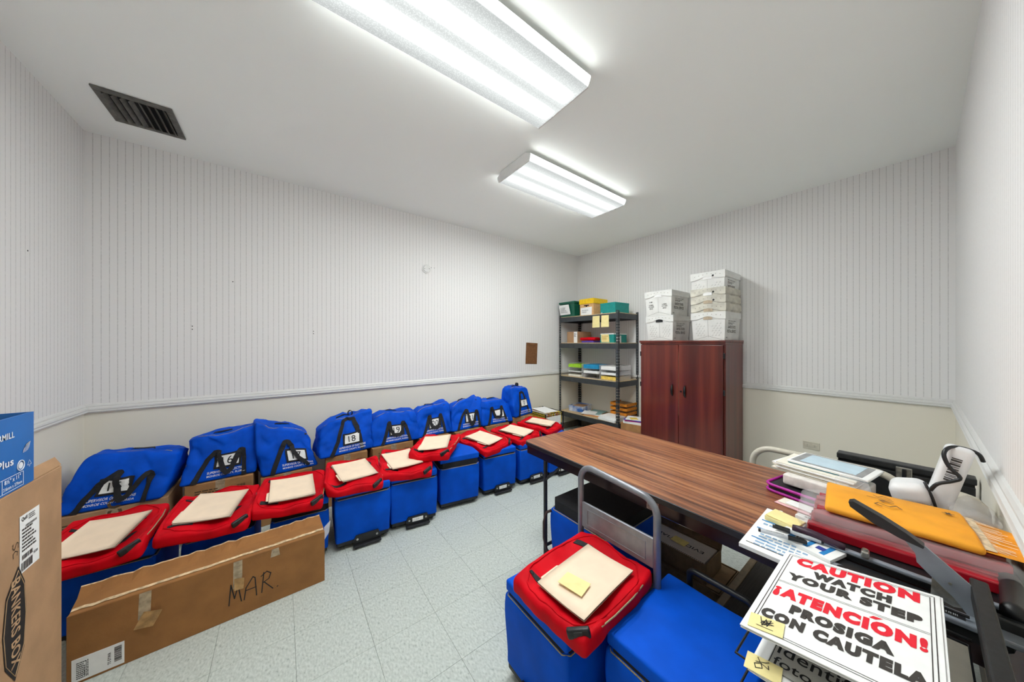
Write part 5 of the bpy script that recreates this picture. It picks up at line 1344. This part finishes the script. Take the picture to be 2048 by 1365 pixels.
# ================================================================== sign rack with sheets in front of the table
rk = thing('sign_rack', 'black wire sign rack with a wide side rail in front of the table', 'rack', (1.00, .08, 0))
MB().bbox((-.36, -.179, .795), (.342, -.153, .830), .004).build('side_rail', mat('black_crinkle_paint', '141414', .5, var=.4, scale=90), rk)
MB().bbox((-.36, -.1815, .62), (.235, -.173, .795), .002).build('side_plate', BLKM, rk)
for (px, py) in ((-.30, -.165), (.20, -.165), (-.30, .155), (.20, .155)):
    MB().cyl((px, py, 0), (px, py, .64 if py < 0 else .60), .009, 8).build('leg', BLKM, rk)
for zz, xo in ((.738, .0), (.692, -.02), (.60, -.06)):
    x0, x1, y0, y1 = -.150+xo, .20+xo*.3, -.145, (.172 if zz < .73 else .125)
    if zz > .73: x0 = -.08
    MB().tube([(x0, y0, zz), (x1, y0, zz), (x1, y1, zz), (x0, y1, zz)], .003, 6, closed=True).build('tray_wire', BLKM, rk)
    for k in range(5 if zz > .73 else 0):
        xx = x0+(x1-x0)*(k+1)/6; MB().cyl((xx, y0, zz), (xx, y1, zz), .002, 6).build('tray_wire', BLKM, rk)
for (xx, zz) in ((.22, .74), (.27, .765), (.16, .70)):
    MB().cyl((xx, -.150, zz), (xx, -.110, zz), .0035, 8).build('hook', BLKM, rk); MB().cyl((xx, -.112, zz-.02), (xx, -.112, zz+.012), .0035, 8).build('hook', BLKM, rk)

# signs: local x = up the sheet, local -y = along the lines
SW, SH = .275, .402
def sign(label, p, tilt, sheets, rz=0, name='sign_stack'):
    t = thing(name, label, 'sign', p, rz, 'sign sheets on the rack'); t.rotation_euler = (math.radians(tilt), 0, math.radians(rz))
    for k in range(sheets):
        o = MB().bbox((-SH/2, -SW/2, 0), (SH/2, SW/2, .0024), .0006).build('sheet', WHITE, t); o.location = (.002*math.sin(k*2), .002*math.cos(k*3), .0027*k)
    return t
n_sh = 3
sg = sign('stack of CAUTION WATCH YOUR STEP signs on top of the rack', (1.027, .104, .7805), -8.6, n_sh)
zs = .0027*n_sh+.0004
rt, up = (0,-1,0), (1,0,0)
L0 = [('CAUTION', .138, .046, .215, INKR), ('WATCH', .094, .036, .135, INKG), ('YOUR STEP', .050, .036, .222, INKG), ('PROSIGA', -.092, .037, .155, INKG), ('CON CAUTELA', -.142, .037, .238, INKG)]
for s, xx, hh, ww, m_ in L0:
    write(MB(), s, (xx, 0, zs), rt, up, ww, hh, .085, 0, 'c').build('lettering', m_, sg)
m = MB(); write(m, 'ATENCION!', (-.040, .105, zs), rt, up, .222, .046, .085)
write(m, '!', (.000, .107, zs), (0,1,0), (-1,0,0), .012, .044, .05)
oy_ = .105-.222*.665
m.add([(.009, oy_+.004, zs), (.009, oy_-.006, zs), (.020, oy_-.016, zs), (.020, oy_-.002, zs)], [(0,1,2,3)])
m.build('lettering', INKR, sg)
ln = MB()
def rule(m, x0, y0, x1, y1, z, w=.0007):
    if abs(x1-x0) > abs(y1-y0): m.add([(x0, y0-w, z), (x1, y0-w, z), (x1, y0+w, z), (x0, y0+w, z)], [(0,1,2,3)])
    else: m.add([(x0-w, y0, z), (x0+w, y0, z), (x0+w, y1, z), (x0-w, y1, z)], [(3,2,1,0)] if y1 < y0 else [(0,1,2,3)])
for e in (.0, .006):
    a, b = SH/2-.014-e, SW/2-.010-e
    rule(ln, -a, -b, a, -b, zs-.0002); rule(ln, -a, b, a, b, zs-.0002); rule(ln, -a, -b, -a, b, zs-.0002); rule(ln, a, -b, a, b, zs-.0002)
for xx in (.026, .031): rule(ln, xx, -SW/2+.016, xx, SW/2-.016, zs-.0002, .0005)
ln.build('border_lines', INKG, sg)['kind'] = 'stuff'
def note(parent_t, x, y, z, strokes, lb):
    """sticky note stuck on a sign (its own thing)"""
    Mw = Matrix.Translation(parent_t.location) @ parent_t.rotation_euler.to_matrix().to_4x4()
    t = thing('sticky_note', lb, 'sticky note'); t.matrix_world = Mw @ Matrix.Translation((x, y, z)) @ Matrix.Rotation(.12, 4, 'Z')
    MB().sheet((-.024, .030, 0), (-.024, -.030, .001), (.024, -.030, .001), (.024, .030, .0), .0006).build('note', YEL, t)
    scribble(MB(), strokes, (-.012, .018, .0017), rt, up, .034, .0016).build('handwriting', INK, t)
scr = [[(.2,.9),(.35,.1),(.5,.8),(.6,.15),(.75,.85),(.3,.5),(.9,.45),(.4,.2),(.85,.7),(.25,.3)], [(.3,.5),(.5,.65),(.7,.5),(.5,.35),(.3,.5)], [(.1,0),(.9,-.05)]]
note(sg, -.168, .100, zs+.0004, scr, 'yellow sticky note with a black scribble on the caution sign')
s2 = sign('second sign stack printed foto para, below the caution signs', (1.003, .083, .705), -4, 4)
z2 = .0027*4+.0004
GP = mat('grey_print', 'b8b7b0', .8, var=.02)
MB().add([(-.175, .115, z2-.0004), (-.175, -.12, z2-.0004), (.18, -.12, z2-.0004), (.18, .115, z2-.0004)], [(0,1,2,3)]).build('grey_panel', GP, s2)
pr = MB()
for s, xx in (('identification', -.118), ('foto para votar', -.163)):
    write(pr, s, (xx, .108, z2), rt, up, .225, .034, .008)
rule(pr, -.172, .113, -.172, -.12, z2); rule(pr, -.172, .113, .18, .113, z2); pr.build('lettering', INK, s2)
note(s2, -.184, .116, z2+.0008, [[(.2,.9),(.35,.6),(.15,.5),(.6,.75),(.75,.9)], [(.1,.3),(.4,.55),(.5,.2),(.2,.0),(.1,.3)], [(.4,.55),(.8,.35),(.75,.6)]], 'yellow sticky note marked 20 on the foto para sign')
s3 = sign('lowest stack of blank white signs on the rack', (.962, .072, .611), -3, 6)
t = thing('cream_sheets', 'narrow cream sheets showing at the right under the caution signs', 'papers', (1.02, -.015, .7425))
for k in range(2):
    o = MB().bbox((-.155, -.045, 0), (.155, .045, .002), .0005).build('sheet', CREAM, t); o.location = (.004*k, -.003*k, .0023*k)

# joined pieces too small to pick apart singly
for o in S.objects:
    if o.parent and o.name.split('.')[0] in ('lettering', 'print', 'writing', 'rivets', 'dimples', 'number', 'handwriting', 'hand_hole', 'slot', 'fold_line', 'rim', 'label_frame', 'torn_rim', 'tray', 'frame', 'strokes', 'wire_grid'):
        o['kind'] = 'stuff'
